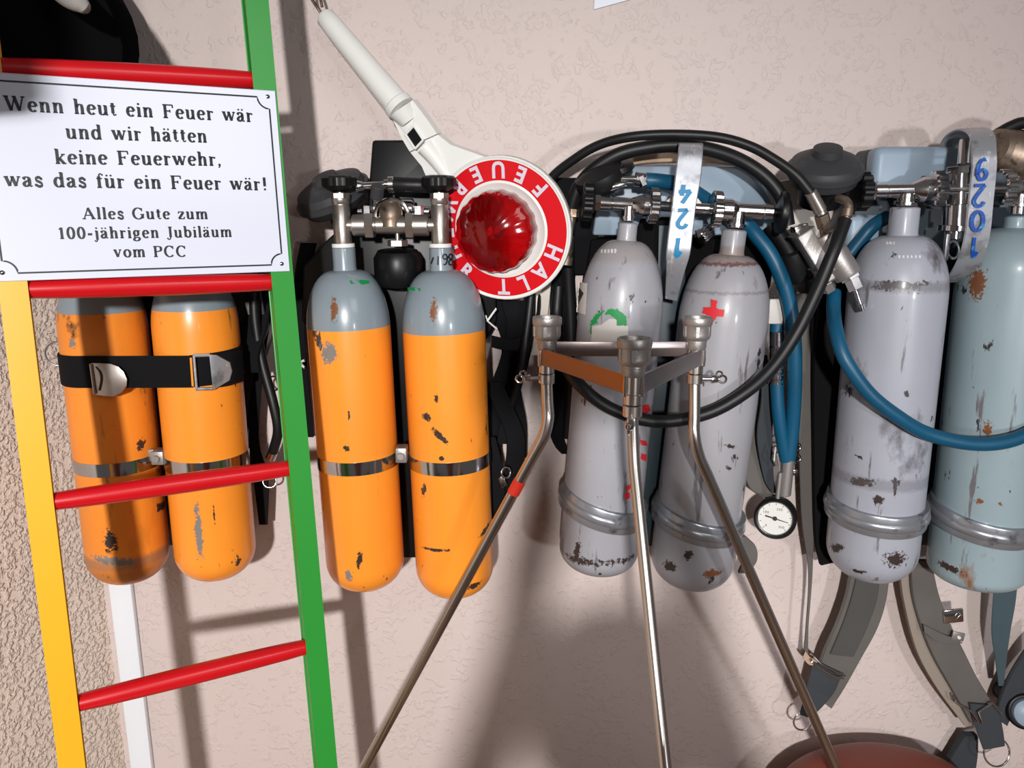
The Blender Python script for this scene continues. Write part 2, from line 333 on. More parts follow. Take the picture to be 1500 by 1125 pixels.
G = {
 'i': (.32, stem(.16, 0, X) + [d_(.15, .88)]), 'l': (.32, stem(.16, 0, 1.0)),
 'j': (.34, [l_((.18, X), (.18, -.12)), ('t', [(.05, X-.02), (.2, X-.02)]), t_((.18, -.12), (.12, -.26), (0, -.24)), d_(.01, -.2, .06), d_(.17, .88)]),
 'n': (.68, stem(.16, 0, X) + arch(.16, .5)), 'h': (.68, stem(.16, 0, 1.0) + arch(.16, .5)),
 'm': (1.0, stem(.16, 0, X) + arch(.16, .5) + arch(.5, .83)),
 'r': (.5, stem(.16, 0, X) + [t_((.18, .45), (.26, .58), (.36, .64)), d_(.4, .58, .075)]),
 'u': (.68, u_), 'ü': (.68, u_+uml), 'a': (.6, a_), 'ä': (.6, a_+uml),
 'e': (.58, [p_(ell(.3, .33, .2, .32, 8, 318)), t_((.1, .36), (.5, .36))]),
 'o': (.64, [p_(ell(.32, .33, .22, .32, 0, 360, 30))]),
 't': (.42, [l_((.18, .86), (.18, .14)), t_((.18, .14), (.24, .02), (.38, .08)), t_((.03, .64), (.36, .64))]),
 'd': (.68, [l_((.5, 1.0), (.5, 0)), ('t', [(.37, .98), (.53, .98)]), ('t', [(.5, .022), (.63, .022)]), p_(ell(.3, .33, .2, .32, 40, 320))]),
 'b': (.68, [l_((.16, 1.0), (.16, .04)), ('t', [(.03, .98), (.19, .98)]), p_(ell(.36, .33, .2, .32, 140, -140))]),
 'g': (.62, [p_(ell(.27, .42, .16, .23, 0, 360, 26)), t_((.38, .58), (.5, .66)), d_(.53, .62, .05), t_((.18, .24), (.1, .12), (.2, .05)), c_((.2, .05), (.42, .04), (.5, -.08), (.4, -.22), (.22, -.25), (.08, -.18), (.1, -.05), (.2, .03))]),
 'k': (.66, stem(.16, 0, 1.0) + [t_((.18, .26), (.5, .62)), b_((.28, .36), (.52, .02)), s_(.5, .64, .11), s_(.54, .022, .11)]),
 'w': (.92, [b_((.12, .64), (.3, .02)), t_((.3, .02), (.46, .6)), b_((.46, .64), (.64, .02)), t_((.64, .02), (.82, .64)), s_(.12, .64, .12), s_(.46, .64, .1), s_(.82, .64, .1)]),
 'v': (.64, [b_((.12, .64), (.32, .02)), t_((.32, .02), (.52, .64)), s_(.12, .64, .12), s_(.52, .64, .1)]),
 'W': (1.22, [b_((.14, .94), (.38, .02)), t_((.38, .02), (.62, .9)), b_((.6, .94), (.84, .02)), t_((.84, .02), (1.08, .94)), s_(.14, .94, .14), s_(.6, .94, .12), s_(1.08, .94, .12)]),
 'F': (.78, stem(.2, 0, .95, False) + [t_((.05, .93), (.7, .93)), t_((.68, .95), (.7, .72)), t_((.2, .5), (.5, .5)), t_((.5, .6), (.5, .4)), s_(.2, .022, .15)]),
 'f': (.42, [l_((.18, 0), (.18, .8)), t_((.18, .8), (.24, .95), (.36, .97)), d_(.39, .9, .065), t_((.03, .64), (.38, .64)), s_(.18, .022, .14)]),
 's': (.52, [('k', [(.42, .5), (.3, .64), (.13, .57), (.15, .42), (.38, .26), (.42, .1), (.26, .02), (.08, .14)]), t_((.43, .62), (.43, .46)), t_((.07, .2), (.07, .03))]),
 'z': (.56, [t_((.06, .64), (.48, .64)), t_((.06, .022), (.5, .022)), b_((.46, .62), (.08, .03)), t_((.07, .64), (.07, .48)), t_((.5, .02), (.5, .2))]),
 'A': (.95, [t_((.12, .02), (.46, .95)), b_((.44, .95), (.8, .02)), t_((.24, .32), (.64, .32)), s_(.12, .022, .13), s_(.8, .022, .15)]),
 'G': (.95, [p_(ell(.46, .48, .36, .48, 48, 322)), l_((.78, .38), (.78, .05)), s_(.76, .4, .15), t_((.74, .95), (.74, .68))]),
 'J': (.5, [l_((.3, .93), (.3, .02)), t_((.3, .02), (.22, -.16), (.06, -.14)), d_(.06, -.08, .07), s_(.3, .93, .15)]),
 'P': (.78, stem(.2, 0, .95, False) + [t_((.05, .93), (.4, .93)), c_((.38, .93), (.6, .88), (.66, .71), (.6, .54), (.38, .48)), t_((.2, .47), (.4, .47)), s_(.2, .022, .15)]),
 'C': (.88, [p_(ell(.46, .48, .36, .48, 45, 315)), t_((.74, .95), (.74, .68))]),
 '1': (.5, [l_((.26, .02), (.26, .95)), t_((.08, .78), (.24, .93)), s_(.26, .022, .14)]),
 '0': (.66, [p_(ell(.33, .48, .22, .48, 0, 360, 30))]),
 '-': (.46, [b_((.06, .36), (.38, .36))]), ',': (.3, [d_(.13, .07, .085), t_((.18, .06), (.08, -.16))]),
 '!': (.42, [l_((.22, .98), (.22, .3)), d_(.22, .07, .085)]), ' ': (.42, [])}
def strip(mb, pts, wf, fm):
    pts = [V((p[0], p[1])) for p in pts]; N = len(pts); vs_ = []
    for i in range(N):
        t = (pts[min(i+1, N-1)]-pts[max(i-1, 0)]).normalized(); n = V((-t.y, t.x))*wf(t)/2
        vs_ += [fm(pts[i]+n), fm(pts[i]-n)]
    mb.add(vs_, [[2*i, 2*i+1, 2*i+3, 2*i+2] for i in range(N-1)])
def disc2(mb, c, r, fm, n=14):
    mb.add([fm(V((c[0]+r*math.cos(2*math.pi*k/n), c[1]+r*math.sin(2*math.pi*k/n)))) for k in range(n)], [list(range(n))])
def cr2(p, n=6): return [(q.x, q.y) for q in cr([V((a, b, 0)) for a, b in p], n)]
def glyph(mb, ch, fm):
    for s in G[ch][1]:
        k = s[0]
        if k == 'd': disc2(mb, (s[1], s[2]), s[3], fm); continue
        pts = s[1]
        if k in 'ck' or (k == 't' and len(pts) > 2): pts = cr2(pts)
        if k == 't': wf = lambda t: TN
        elif k == 'b': wf = lambda t: TK
        elif k == 'k': wf = lambda t: TN + (TK-TN)*abs(t.x)
        else: wf = lambda t: TN + (TK-TN)*t.y*t.y**.0 if False else TN + (TK-TN)*abs(t.y)**1.3
        strip(mb, pts, wf, fm)
def line_width(s): return sum(G[c][0] for c in s)
BR = {'1': [[(.1, .75), (.3, 1), (.3, 0)]], '2': [[(.02, .8), (.1, .95), (.28, 1), (.44, .85), (.4, .6), (.05, .04)], [(.05, .04), (.5, .06)]],
      '4': [[(.35, 1), (.02, .35)], [(.02, .35), (.55, .38)], [(.4, .6), (.36, 0)]], '0': [[(.25+.22*math.cos(a/12*6.2832), .5+.5*math.sin(a/12*6.2832)) for a in range(13)]],
      '9': [[(.42, .75), (.3, .96), (.1, .9), (.05, .68), (.2, .52), (.4, .62), (.44, .8), (.42, .4), (.3, .08), (.08, .02)]],
      '8': [[(.25, .5), (.08, .68), (.12, .92), (.3, .98), (.42, .8), (.38, .62), (.25, .5), (.08, .3), (.1, .06), (.28, 0), (.44, .18), (.4, .38), (.25, .5)]],
      '/': [[(0, .1), (.2, .7)]], '.': [[(.1, 0), (.12, .1)]], 'B': [[(.05, 0), (.05, 1)], [(.05, 1), (.4, .9), (.4, .6), (.05, .5)], [(.05, .5), (.48, .4), (.45, .08), (.05, 0)]],
      'I': [[(.1, 0), (.12, .8)]]}
def brush(mb, ch, fm, w_=.17):
    for s in BR[ch]: strip(mb, cr2(s) if len(s) > 2 else s, lambda t: w_, fm)
_fc = {}
def fonttris(ch, bold=.0):
    if (ch, bold) in _fc: return _fc[(ch, bold)]
    c = bpy.data.curves.new('t', 'FONT'); c.body = ch; c.offset = bold; c.align_x = 'CENTER'; c.resolution_u = 4
    o = bpy.data.objects.new('t', c); C.objects.link(o); dg = bpy.context.evaluated_depsgraph_get(); dg.update()
    me = bpy.data.meshes.new_from_object(o.evaluated_get(dg)); r = ([V((v.co.x, v.co.y)) for v in me.vertices], [list(p.vertices) for p in me.polygons])
    bpy.data.objects.remove(o); bpy.data.curves.remove(c); bpy.data.meshes.remove(me); _fc[(ch, bold)] = r; return r

# ---------------------------------------------------------------- ladder + plaque
U = V((.883, .469, 0)).normalized(); Wd = V((.0577, -.0795, -1)); Wd = (Wd - U*Wd.dot(U)).normalized(); NL = -U.cross(Wd)
if NL.y > 0: NL = -NL
LO = D(22, 430, .84)
def hitL(px, py, off=0):
    r = ray(px, py); o = LO + NL*off; t = (o-CAM).dot(NL)/r.dot(NL); q = CAM + r*t - o; return q.dot(U), q.dot(Wd)
def LP(u, w_, off=0): return LO + U*u + Wd*w_ + NL*off
zt = lambda u, z: (LO.z + U.z*u - z)/(-Wd.z)
lad = thing('ladder', 'small wooden ladder with one yellow rail, one green rail and red rungs', 'ladder', (LP(.13, 0).x, LP(.13, 0).y, BT))
def rail(pxs, name, m, lab):
    a = hitL(*pxs[0]); b = hitL(*pxs[1]); k = (b[0]-a[0])/(b[1]-a[1])
    f = lambda w_: a[0] + k*(w_-a[1])
    w0, w1 = -.42, zt(0, BT)-.003
    p0, p1 = LP(f(w0), w0), LP(f(w1), w1); d = (p1-p0)/2
    part('rail', MB().box((p0+p1)/2, U*.0115, NL*.0125, d, .0018), M[m], lad, lab); return f
fy = rail([(22, 430), (107, 1125)], 'rail', 'yellow', 'yellow rail'); fg = rail([(411, 410), (477, 1125)], 'rail', 'green', 'green rail')
for (a, b) in [((-30, 97), (375, 118)), ((40, 424), (400, 413)), ((75, 735), (430, 685)), ((113, 1030), (457, 945))]:
    ua, wa = hitL(*a); ub, wb_ = hitL(*b)
    p0, p1 = LP(fy(wa)+.0113, wa), LP(fg(wb_)-.0113, wb_)
    n = 10; pts = [p0.lerp(p1, i/n) for i in range(n+1)]
    part('rung', MB().tube(pts, [.0098+.0022*math.sin(math.pi*i/n)**.6 for i in range(n+1)], 20), M['red'], lad)
off = .0140
TR = hitL(399, 134, off); BRc = hitL(426, 397, off); BL = hitL(-6, 411, off)
su0 = BL[0]; su1 = (TR[0]+BRc[0])/2; sw0 = TR[1]; sw1 = (BRc[1]+BL[1])/2
SP = lambda u, w_, o=0: LP(u, w_, off+o)
pq = thing('plaque', 'white enamel plaque with black German jubilee verse fixed to the ladder', 'sign', SP((su0+su1)/2, sw1))
c0 = SP((su0+su1)/2, (sw0+sw1)/2)
part('plate', MB().box(c0, U*(su1-su0)/2, NL*.001, Wd*(sw1-sw0)/2, .0006), M['enamel'], pq)
bd = MB(); mg = .0075; nr = .013
def bpath(r_, mg_):
    pts = []
    for (cu, cw, a0) in ((su0+mg, sw0+mg, 90), (su1-mg, sw0+mg, 180), (su1-mg, sw1-mg, 270), (su0+mg, sw1-mg, 0)):
        arc = [(cu + r_*math.cos(math.radians(a0-90*i/8)), cw + r_*math.sin(math.radians(a0-90*i/8))) for i in range(9)]
        pts += arc
    return pts
bp_ = bpath(nr, mg); pts = bp_ + [bp_[0]]; N = len(pts); vs_ = []
for i in range(N):
    a = V(pts[max(i-1, 0)] if i else pts[N-2]); b = V(pts[min(i+1, N-1)] if i < N-1 else pts[1]); t = (b-a).normalized(); n = V((-t.y, t.x))*.0009
    q = V(pts[i]); vs_ += [SP(*(q+n), .0014), SP(*(q-n), .0014)]
bd.add(vs_, [[2*i, 2*i+1, 2*i+3, 2*i+2] for i in range(N-1)])
part('border_line', bd, M['ink'], pq, smooth=False)
lt = MB()
for s, a, b, size in [("Wenn heut ein Feuer wär", (7, 162), (371, 179), .0152), ("und wir hätten", (97, 203), (304, 209), .0152), ("keine Feuerwehr,", (81, 240), (325, 243), .0152),
                ("was das für ein Feuer wär!", (7, 273), (392, 279), .0152), ("Alles Gute zum", (121, 321), (305, 321), .0125), ("100-jährigen Jubiläum", (86, 350), (340, 347), .0125), ("vom PCC", (167, 377), (274, 376), .0125)]:
    ua, wa = hitL(*a, off); ub, wb_ = hitL(*b, off); Wt = ub-ua; nat = line_width(s)*size; ex = (Wt-nat)/(len(s)-1); x = ua
    if ex < 0: sx = Wt/nat; ex = 0
    else: sx = 1
    if ex > .0012: sx = 1+(ex-.0012)*(len(s)-1)/nat; ex = .0012
    for ch in s:
        fm = lambda q, x=x, sx=sx: SP(x + q[0]*size*sx, wa + (wb_-wa)*(x-ua)/Wt - q[1]*size, .0014)
        glyph(lt, ch, fm); x += G[ch][0]*size*sx + ex
part('lettering', lt, M['ink'], pq, smooth=False)
for cu, cw in ((su1-mg, sw0+mg), (su1-mg, sw1-mg), (su0+mg, sw1-mg), (su0+mg, sw0+mg)):
    sc = part('screw', MB().lathe([(.0026, 0), (.0024, .001), (.001, .0017), (0, .0018)], SP(cu-.001, cw-.001, .001), NL, 14), M['chrome'], pq)

# ---------------------------------------------------------------- signal paddle
nd = V((-.30, -.93, -.16)).normalized()
dc = P(735, 336, -.105)
du = V((0, 0, 1)); dv = (du - nd*du.dot(nd)).normalized(); dr = dv.cross(nd).normalized()
if dr.x < 0: dr = -dr
pad = thing('signal_paddle', 'white handled stop paddle with round red lens hanging upside down on the wall', 'signal paddle', dc - dv*.1)
Rb = pr(dc, 105)
dk = MB().lathe([(0, -.012), (Rb*.9, -.012), (Rb-.003, -.010), (Rb, -.006), (Rb, .004), (Rb-.002, .006), (Rb*.985, .006), (Rb*.965, .0045), (Rb*.95, .0045), (Rb*.66, .0045), (Rb*.64, .0055), (Rb*.6, .003), (Rb*.5, -.002), (0, -.002)], dc, nd, 64)
part('disc', dk, M['whitep'], pad)
rg = MB(); n = 72; vs_ = []
for k in range(n):
    a = 2*math.pi*k/n; e = dr*math.cos(a) + dv*math.sin(a); vs_ += [dc + e*Rb*.945 + nd*.0049, dc + e*Rb*.675 + nd*.0049]
rg.add(vs_, [[2*k, 2*k+1, (2*k+3) % (2*n), (2*k+2) % (2*n)] for k in range(n)])
part('red_ring', rg, M['redfilm'], pad, 'red ring with white capital letters', smooth=False)
lm = MB()
def ringletter(ch, deg, outward, sz=.030):
    vv, ff = fonttris(ch, .03); a = math.radians(deg); e = dr*math.cos(a)+dv*math.sin(a); tg = -dr*math.sin(a)+dv*math.cos(a)
    up = e if outward else -e; rt = -tg if outward else tg     # reading direction
    Rm = Rb*.81; hgt = .69
    lm.add([dc + nd*.0053 + e*Rm + up*(v.y-hgt/2)*sz*1.0 + rt*v.x*sz*.92 for v in vv], ff)
for ch, dg in zip('FEUERWEHR', (45, 68, 91, 114, 137, 161, 185, 207, 229)): ringletter(ch, dg-2, False)
for ch, dg in zip('HALT', (-22, -46, -68, -90)): ringletter(ch, dg, True, .031)
part('lettering', lm, M['letter'], pad, smooth=False)
lc = dc + dr*(-.003) + nd*.002; RL = pr(dc, 58)
lens = MB().lathe([(RL*.97, -.004), (RL*1.0, .0), (RL*1.0, .022), (RL*.96, .030), (RL*.92, .032), (RL*.86, .034), (RL*.7, .040), (RL*.45, .046), (RL*.2, .049), (0, .05)], lc, nd, 72, rf=lambda k: 1+.012*(1 if k % 4 < 2 else -1))
part('lens', lens, M['lens'], pad, 'red translucent round lens', ang=25)
rf_ = MB().lathe([(RL*.9, .012), (RL*.8, .004), (RL*.5, .0), (RL*.18, .006), (RL*.16, .02), (0, .022)], lc, nd, 24, rf=lambda k: 1 if k % 3 else .9)
part('reflector', rf_, M['lensin'], pad, ang=20)
# neck + handle
h0 = P(474, 22, -.05); h1 = P(588, 160, -.085); hd = (h1-h0)
sd = hd.normalized().cross(nd).normalized()
g = MB().lathe([(.010, 0), (.0135, .004), (.0145, .02), (.0185, hd.length-.012), (.0205, hd.length-.01), (.021, hd.length)], h0, hd, 28)
part('handle', g, M['whitep'], pad)
nk = []
for (px, py) in ((570, 168), (605, 147), (628, 180), (650, 205), (690, 224), (735, 229)): nk.append((px, py))
lo = [(570, 172), (590, 205), (612, 232), (628, 262), (636, 290), (650, 330)]
hole = [(594, 197), (606, 184), (620, 205), (608, 218)]
PYn = lambda q, o=0: (lambda r: CAM + r*(((dc+nd*(-.004+o))-CAM).dot(nd)/r.dot(nd)))(ray(*q))
# build the flared neck as three pieces around the slot
def hull(q, o0=-.006, o1=.010, bev=.002):
    f = [PYn(p, o1) for p in q]; mbx.prism([p for p in f], nd*-.016, bev=bev)
mbx = MB()
hull([(572, 168), (604, 146), (606, 184), (594, 197)]); hull([(604, 146), (628, 178), (640, 196), (620, 205), (606, 184)], bev=0)
hull([(572, 168), (594, 197), (608, 218), (600, 222), (588, 202)], bev=0); hull([(600, 222), (608, 218), (620, 205), (640, 196), (660, 212), (694, 224), (716, 232), (690, 262), (668, 290), (650, 310), (640, 306), (634, 282), (618, 244)], o1=.003, bev=0)
mbx.tube([PYn((588, 160), .006), PYn((600, 178), .004)], [.0195, .013], 20)
qq = cr2([(622, 214), (634, 228), (646, 244), (658, 262)], 5); mbx.tube([PYn(q, .004-.008*i/len(qq)) for i, q in enumerate(qq)], [.0125, .009], 16)
part('neck', mbx, M['whitep'], pad, ang=30)
fr = MB()
hp = [PYn(q, .012) for q in hole]
for i in range(4): fr.tube([hp[i], hp[(i+1) % 4]], .0017, 8)
part('slot_frame', fr, M['whitep'], pad)
part('slot', MB().prism([PYn(q, .0105) for q in [(596, 197), (606, 187), (618, 205), (608, 215)]], nd*-.012), M['plastic'], pad, 'black slot')
part('cord', MB().tube(cr([P(474, 24, -.048), P(464, 10, -.05), P(455, -8, -.045), P(462, -30, -.012), P(468, -8, -.04), P(472, 10, -.045)], 6), .0022, 8), M['brass'], pad, 'brown cord loop')
part('screw', MB().cyl(P(771, 299, -.12)+nd*.0, P(771, 299, -.12)+nd*.004, .0022), M['ink'], pad)

# ---------------------------------------------------------------- cylinders
def cylinder(parent, top, bot, r, mats, Y=-.13, sh=.085, neck=.0155, neckl=.028, split=None, flat=.8, label=None, squash=None, Yb=None):
    T = P(*top, Y); B = P(*bot, Y if Yb is None else Yb); ax = B-T; L = ax.length
    prof = [(neck*.8, 0), (neck, .002), (neck, neckl)]
    e0 = neckl
    for i in range(0, 13):
        a = math.pi/2*i/12; rr = neck*1.05 + (r-neck*1.05)*math.sin(a)**.95; hh = e0 + .004 + (sh-.004)*(1-math.cos(a))
        prof.append((rr, hh))
    prof += [(r, L*.5)]
    bh = r*flat; s1 = L-bh
    for i in range(0, 15):
        a = math.pi/2*i/14; prof.append((r*math.cos(a)**.82 if i < 14 else 0, s1 + bh*math.sin(a)))
    ms = None
    if split:
        zs = P(T.x and top[0], split, Y-r).z; ss = (T.z-zs)/(-ax.normalized().z)
        j = next(i for i, q in enumerate(prof) if q[1] > ss); rr = prof[j-1][0] + (prof[j][0]-prof[j-1][0])*(ss-prof[j-1][1])/(prof[j][1]-prof[j-1][1])
        prof.insert(j, (rr, ss)); ms = [0]*j + [1]*(len(prof)-j)
        ms = ms[:len(prof)-1]
    o = part('cylinder', MB().lathe(prof, T, ax, 56, ms=ms), mats, parent, label)
    o2 = {'T': T, 'ax': ax.normalized(), 'L': L, 'r': r, 'o': o, 'Y': Y}
    return o2
def on_cyl(c, px, py, off=.0006):
    """ray / cylinder body intersection -> point proud of the surface"""
    r_ = ray(px, py); a = c['ax']; o = CAM - c['T']; R = c['r']
    d = r_ - a*r_.dot(a); e = o - a*o.dot(a); A = d.dot(d); B_ = 2*d.dot(e); Cc = e.dot(e) - R*R
    disc = B_*B_ - 4*A*Cc
    t = (-B_ - math.sqrt(max(disc, 0)))/(2*A); p = CAM + r_*t; q = p - c['T']; n_ = (q - a*q.dot(a)).normalized()
    return p + n_*off
from mathutils import noise
def pip(x, y, pl):
    ins = False; n = len(pl); dm = 1e9
    for i in range(n):
        (x0, y0), (x1, y1) = pl[i], pl[(i+1) % n]
        if (y0 > y) != (y1 > y) and x < (x1-x0)*(y-y0)/(y1-y0)+x0: ins = not ins
        L2 = (x1-x0)**2+(y1-y0)**2; t = max(0, min(1, ((x-x0)*(x1-x0)+(y-y0)*(y1-y0))/L2)) if L2 else 0
        dm = min(dm, math.hypot(x-x0-t*(x1-x0), y-y0-t*(y1-y0)))
    return dm if ins else -dm
def patch(c, poly, m, name='paint_mark', off=.0006, label=None, jit=0, st=.7):
    """flat paint on the curved wall of a cylinder, flaked edge"""
    if name == 'paint_chip': c.setdefault('spots', []).append((poly, m)); return
    x0 = min(p[0] for p in poly)-2; x1 = max(p[0] for p in poly)+2; y0 = min(p[1] for p in poly)-2; y1 = max(p[1] for p in poly)+2
    idx = {}; mb = MB(); fs = []
    def vid(i, j):
        if (i, j) not in idx: idx[(i, j)] = len(mb.v); mb.v.append(on_cyl(c, x0+i*st, y0+j*st, off))
        return idx[(i, j)]
    for i in range(int((x1-x0)/st)):
        for j in range(int((y1-y0)/st)):
            x, y = x0+(i+.5)*st, y0+(j+.5)*st
            if pip(x, y, poly) + jit*2*noise.noise(V((x*.35, y*.35, 0))) - (0 if jit == 0 else .3) > 0:
                mb.f.append([vid(i, j), vid(i+1, j), vid(i+1, j+1), vid(i, j+1)]); mb.m.append(0)
    o = part(name, mb, M[m], c['o'], label)
    return o
CH = {'markgrey': srgb(124, 120, 116), 'markrust': srgb(120, 74, 44), 'markdark': srgb(56, 44, 40)}
def bake_spots(c):
    """each chip is a stain with its own place and colour in the cylinder's own paint material"""
    if not c.get('spots'): return
    me = c['o'].data; base = wloc(c['o'].parent)
    for si, m0 in enumerate(list(me.materials)):
        m = m0.copy(); me.materials[si] = m; nt = m.node_tree; N = nt.nodes.new; L = nt.links.new; b = nt.nodes['Principled BSDF']
        tc = N('ShaderNodeTexCoord'); ns = N('ShaderNodeTexNoise'); ns.inputs['Scale'].default_value = 210; ns.inputs['Detail'].default_value = 5; ns.inputs['Roughness'].default_value = .7; L(tc.outputs['Object'], ns.inputs['Vector'])
        lk = b.inputs['Base Color'].links
        cur = lk[0].from_socket
        for poly, mk in c['spots']:
            pts = [on_cyl(c, x, y, 0) for x, y in poly]; ce = sum(pts, V((0, 0, 0)))/len(pts)
            u = V((1, 0, 0)); zz = [p.z for p in pts]; xx = [p.x for p in pts]
            rz = max((max(zz)-min(zz))/2, .0012); rx = max((max(xx)-min(xx))/2, .0012)
            # rotate: principal slope
            sxy = sum((p.x-ce.x)*(p.z-ce.z) for p in pts); sxx = sum((p.x-ce.x)**2 for p in pts); szz = sum((p.z-ce.z)**2 for p in pts)
            ang = .5*math.atan2(2*sxy, sxx-szz); d1_ = V((math.cos(ang), math.sin(ang)))
            e1 = max(abs((p.x-ce.x)*d1_.x+(p.z-ce.z)*d1_.y) for p in pts); e2 = max(max(abs(-(p.x-ce.x)*d1_.y+(p.z-ce.z)*d1_.x) for p in pts), .0012)
            mp = N('ShaderNodeMapping'); mp.vector_type = 'TEXTURE'
            mp.inputs['Location'].default_value = ce-base; mp.inputs['Rotation'].default_value = (0, -ang, 0); mp.inputs['Scale'].default_value = (e1, .02, e2)
            L(tc.outputs['Object'], mp.inputs['Vector']); ln = N('ShaderNodeVectorMath'); ln.operation = 'LENGTH'; L(mp.outputs[0], ln.inputs[0])
            ad = N('ShaderNodeMath'); ad.operation = 'MULTIPLY_ADD'; L(ns.outputs[0], ad.inputs[0]); ad.inputs[1].default_value = 3.4; L(ln.outputs['Value'], ad.inputs[2])
            mr = N('ShaderNodeMapRange'); mr.inputs[1].default_value = 2.72; mr.inputs[2].default_value = 2.52; L(ad.outputs[0], mr.inputs[0])
            mx = N('ShaderNodeMix'); mx.data_type = 'RGBA'; L(mr.outputs[0], mx.inputs[0]); L(cur, mx.inputs[6]); mx.inputs[7].default_value = CH[mk]; cur = mx.outputs[2]
        for y0, y1, colr, soft, amt in c.get('bands', []):
            z0 = P(750, y1, c['Y']-c['r']*.6).z - base.z; z1 = P(750, y0, c['Y']-c['r']*.6).z - base.z
            sp_ = N('ShaderNodeSeparateXYZ'); L(tc.outputs['Object'], sp_.inputs[0])
            wa_ = N('ShaderNodeMath'); wa_.operation = 'MULTIPLY_ADD'; L(ns.outputs[0], wa_.inputs[0]); wa_.inputs[1].default_value = .012; L(sp_.outputs[2], wa_.inputs[2])
            m1_ = N('ShaderNodeMapRange'); m1_.inputs[1].default_value = z0+.006-soft; m1_.inputs[2].default_value = z0+.006+soft; L(wa_.outputs[0], m1_.inputs[0])
            m2_ = N('ShaderNodeMapRange'); m2_.inputs[1].default_value = z1+.006+soft; m2_.inputs[2].default_value = z1+.006-soft; L(wa_.outputs[0], m2_.inputs[0])
            mm = N('ShaderNodeMath'); mm.operation = 'MULTIPLY'; L(m1_.outputs[0], mm.inputs[0]); L(m2_.outputs[0], mm.inputs[1])
            mk_ = N('ShaderNodeMath'); mk_.operation = 'MULTIPLY'; L(mm.outputs[0], mk_.inputs[0]); mk_.inputs[1].default_value = amt
            mx = N('ShaderNodeMix'); mx.data_type = 'RGBA'; L(mk_.outputs[0], mx.inputs[0]); L(cur, mx.inputs[6]); mx.inputs[7].default_value = colr; cur = mx.outputs[2]
        L(cur, b.inputs['Base Color'])
def ring_band(c, py, h, m, parent, tilt=0, name='clamp_band', r=.0012):
    z = P(c['T'].x, 0, 0); zf = P(750, py, c['Y']-c['r']).z; s = (c['T'].z-zf)/(-c['ax'].z); o = c['T'] + c['ax']*s; R = c['r']
    return part(name, MB().lathe([(R+.0002, -h/2), (R+r, -h/2), (R+r+.0002, 0), (R+r, h/2), (R+.0002, h/2)], o, c['ax'], 56), M[m], parent)
def bulge_ring(c, pleft, plow, pright, parent, rr=.0085, label=None):
    """thick ring round the cylinder; tilt read from the three points"""
    a = on_cyl(c, *plow, rr*.3)
    axis = c['ax']; s = (a - c['T']).dot(axis); o = c['T'] + axis*s
    tilt = pleft
    nrm = (axis + V((-tilt, pright, 0))).normalized()
    u, w_, d = basis(nrm); R = c['r']+rr*.25
    mb = MB(); n = 56; k = 12; vs_ = []
    for i in range(n):
        e = u*math.cos(2*math.pi*i/n) + w_*math.sin(2*math.pi*i/n)
        e2 = e*R; h = 0
        for j in range(k):
            t = 2*math.pi*j/k; vs_.append(o + e2 + e*rr*.8*math.cos(t) + d*rr*1.0*math.sin(t))
    mb.add(vs_, [[i*k+j, i*k+(j+1) % k, ((i+1) % n)*k+(j+1) % k, ((i+1) % n)*k+j] for i in range(n) for j in range(k)])
    mb.lathe([(R+.003, -.016), (R+.004, -.014), (R+.004, .014), (R+.003, .016)], o, nrm, 56)
    return part('holding_ring', mb, M['ringm'], parent, label)

def upright_valve(par, base, xtop, ws=24):
    """vertical valve on a neck: base px point of the valve foot; handwheel on top"""
    Y = -.13; b = P(base[0], base[1], Y); t = P(xtop[0], xtop[1], Y); d = (t-b).normalized(); L = (t-b).length
    v = MB(); k = L/.082
    v.lathe([(.0155, -.002), (.0155, .003)], b, d, 24, m=1)
    v.lathe([(.0115, .003), (.012, .006), (.012, .052*k), (.0112, .053*k), (.0112, .055*k), (.012, .056*k), (.012, .062*k)], b, d, 24)
    v.cyl(b+d*.062*k, b+d*.069*k, .0128, n=6)
    v.cyl(b+d*.068*k, b+d*.074*k, .006)
    o = part('valve', v, [M['steel'], M['whitep']], par)
    hw = MB().lathe([(.008, .070*k), (.020, .076*k), (.0235, .078*k), (.0235, .088*k), (.02, .091*k), (.012, .092*k), (.010, .089*k), (0, .089*k)], b, d, 48, rf=lambda q: 1 if q % 4 in (0, 1) else .95)
    part('handwheel', hw, M['plastic'], o)
    return b, d
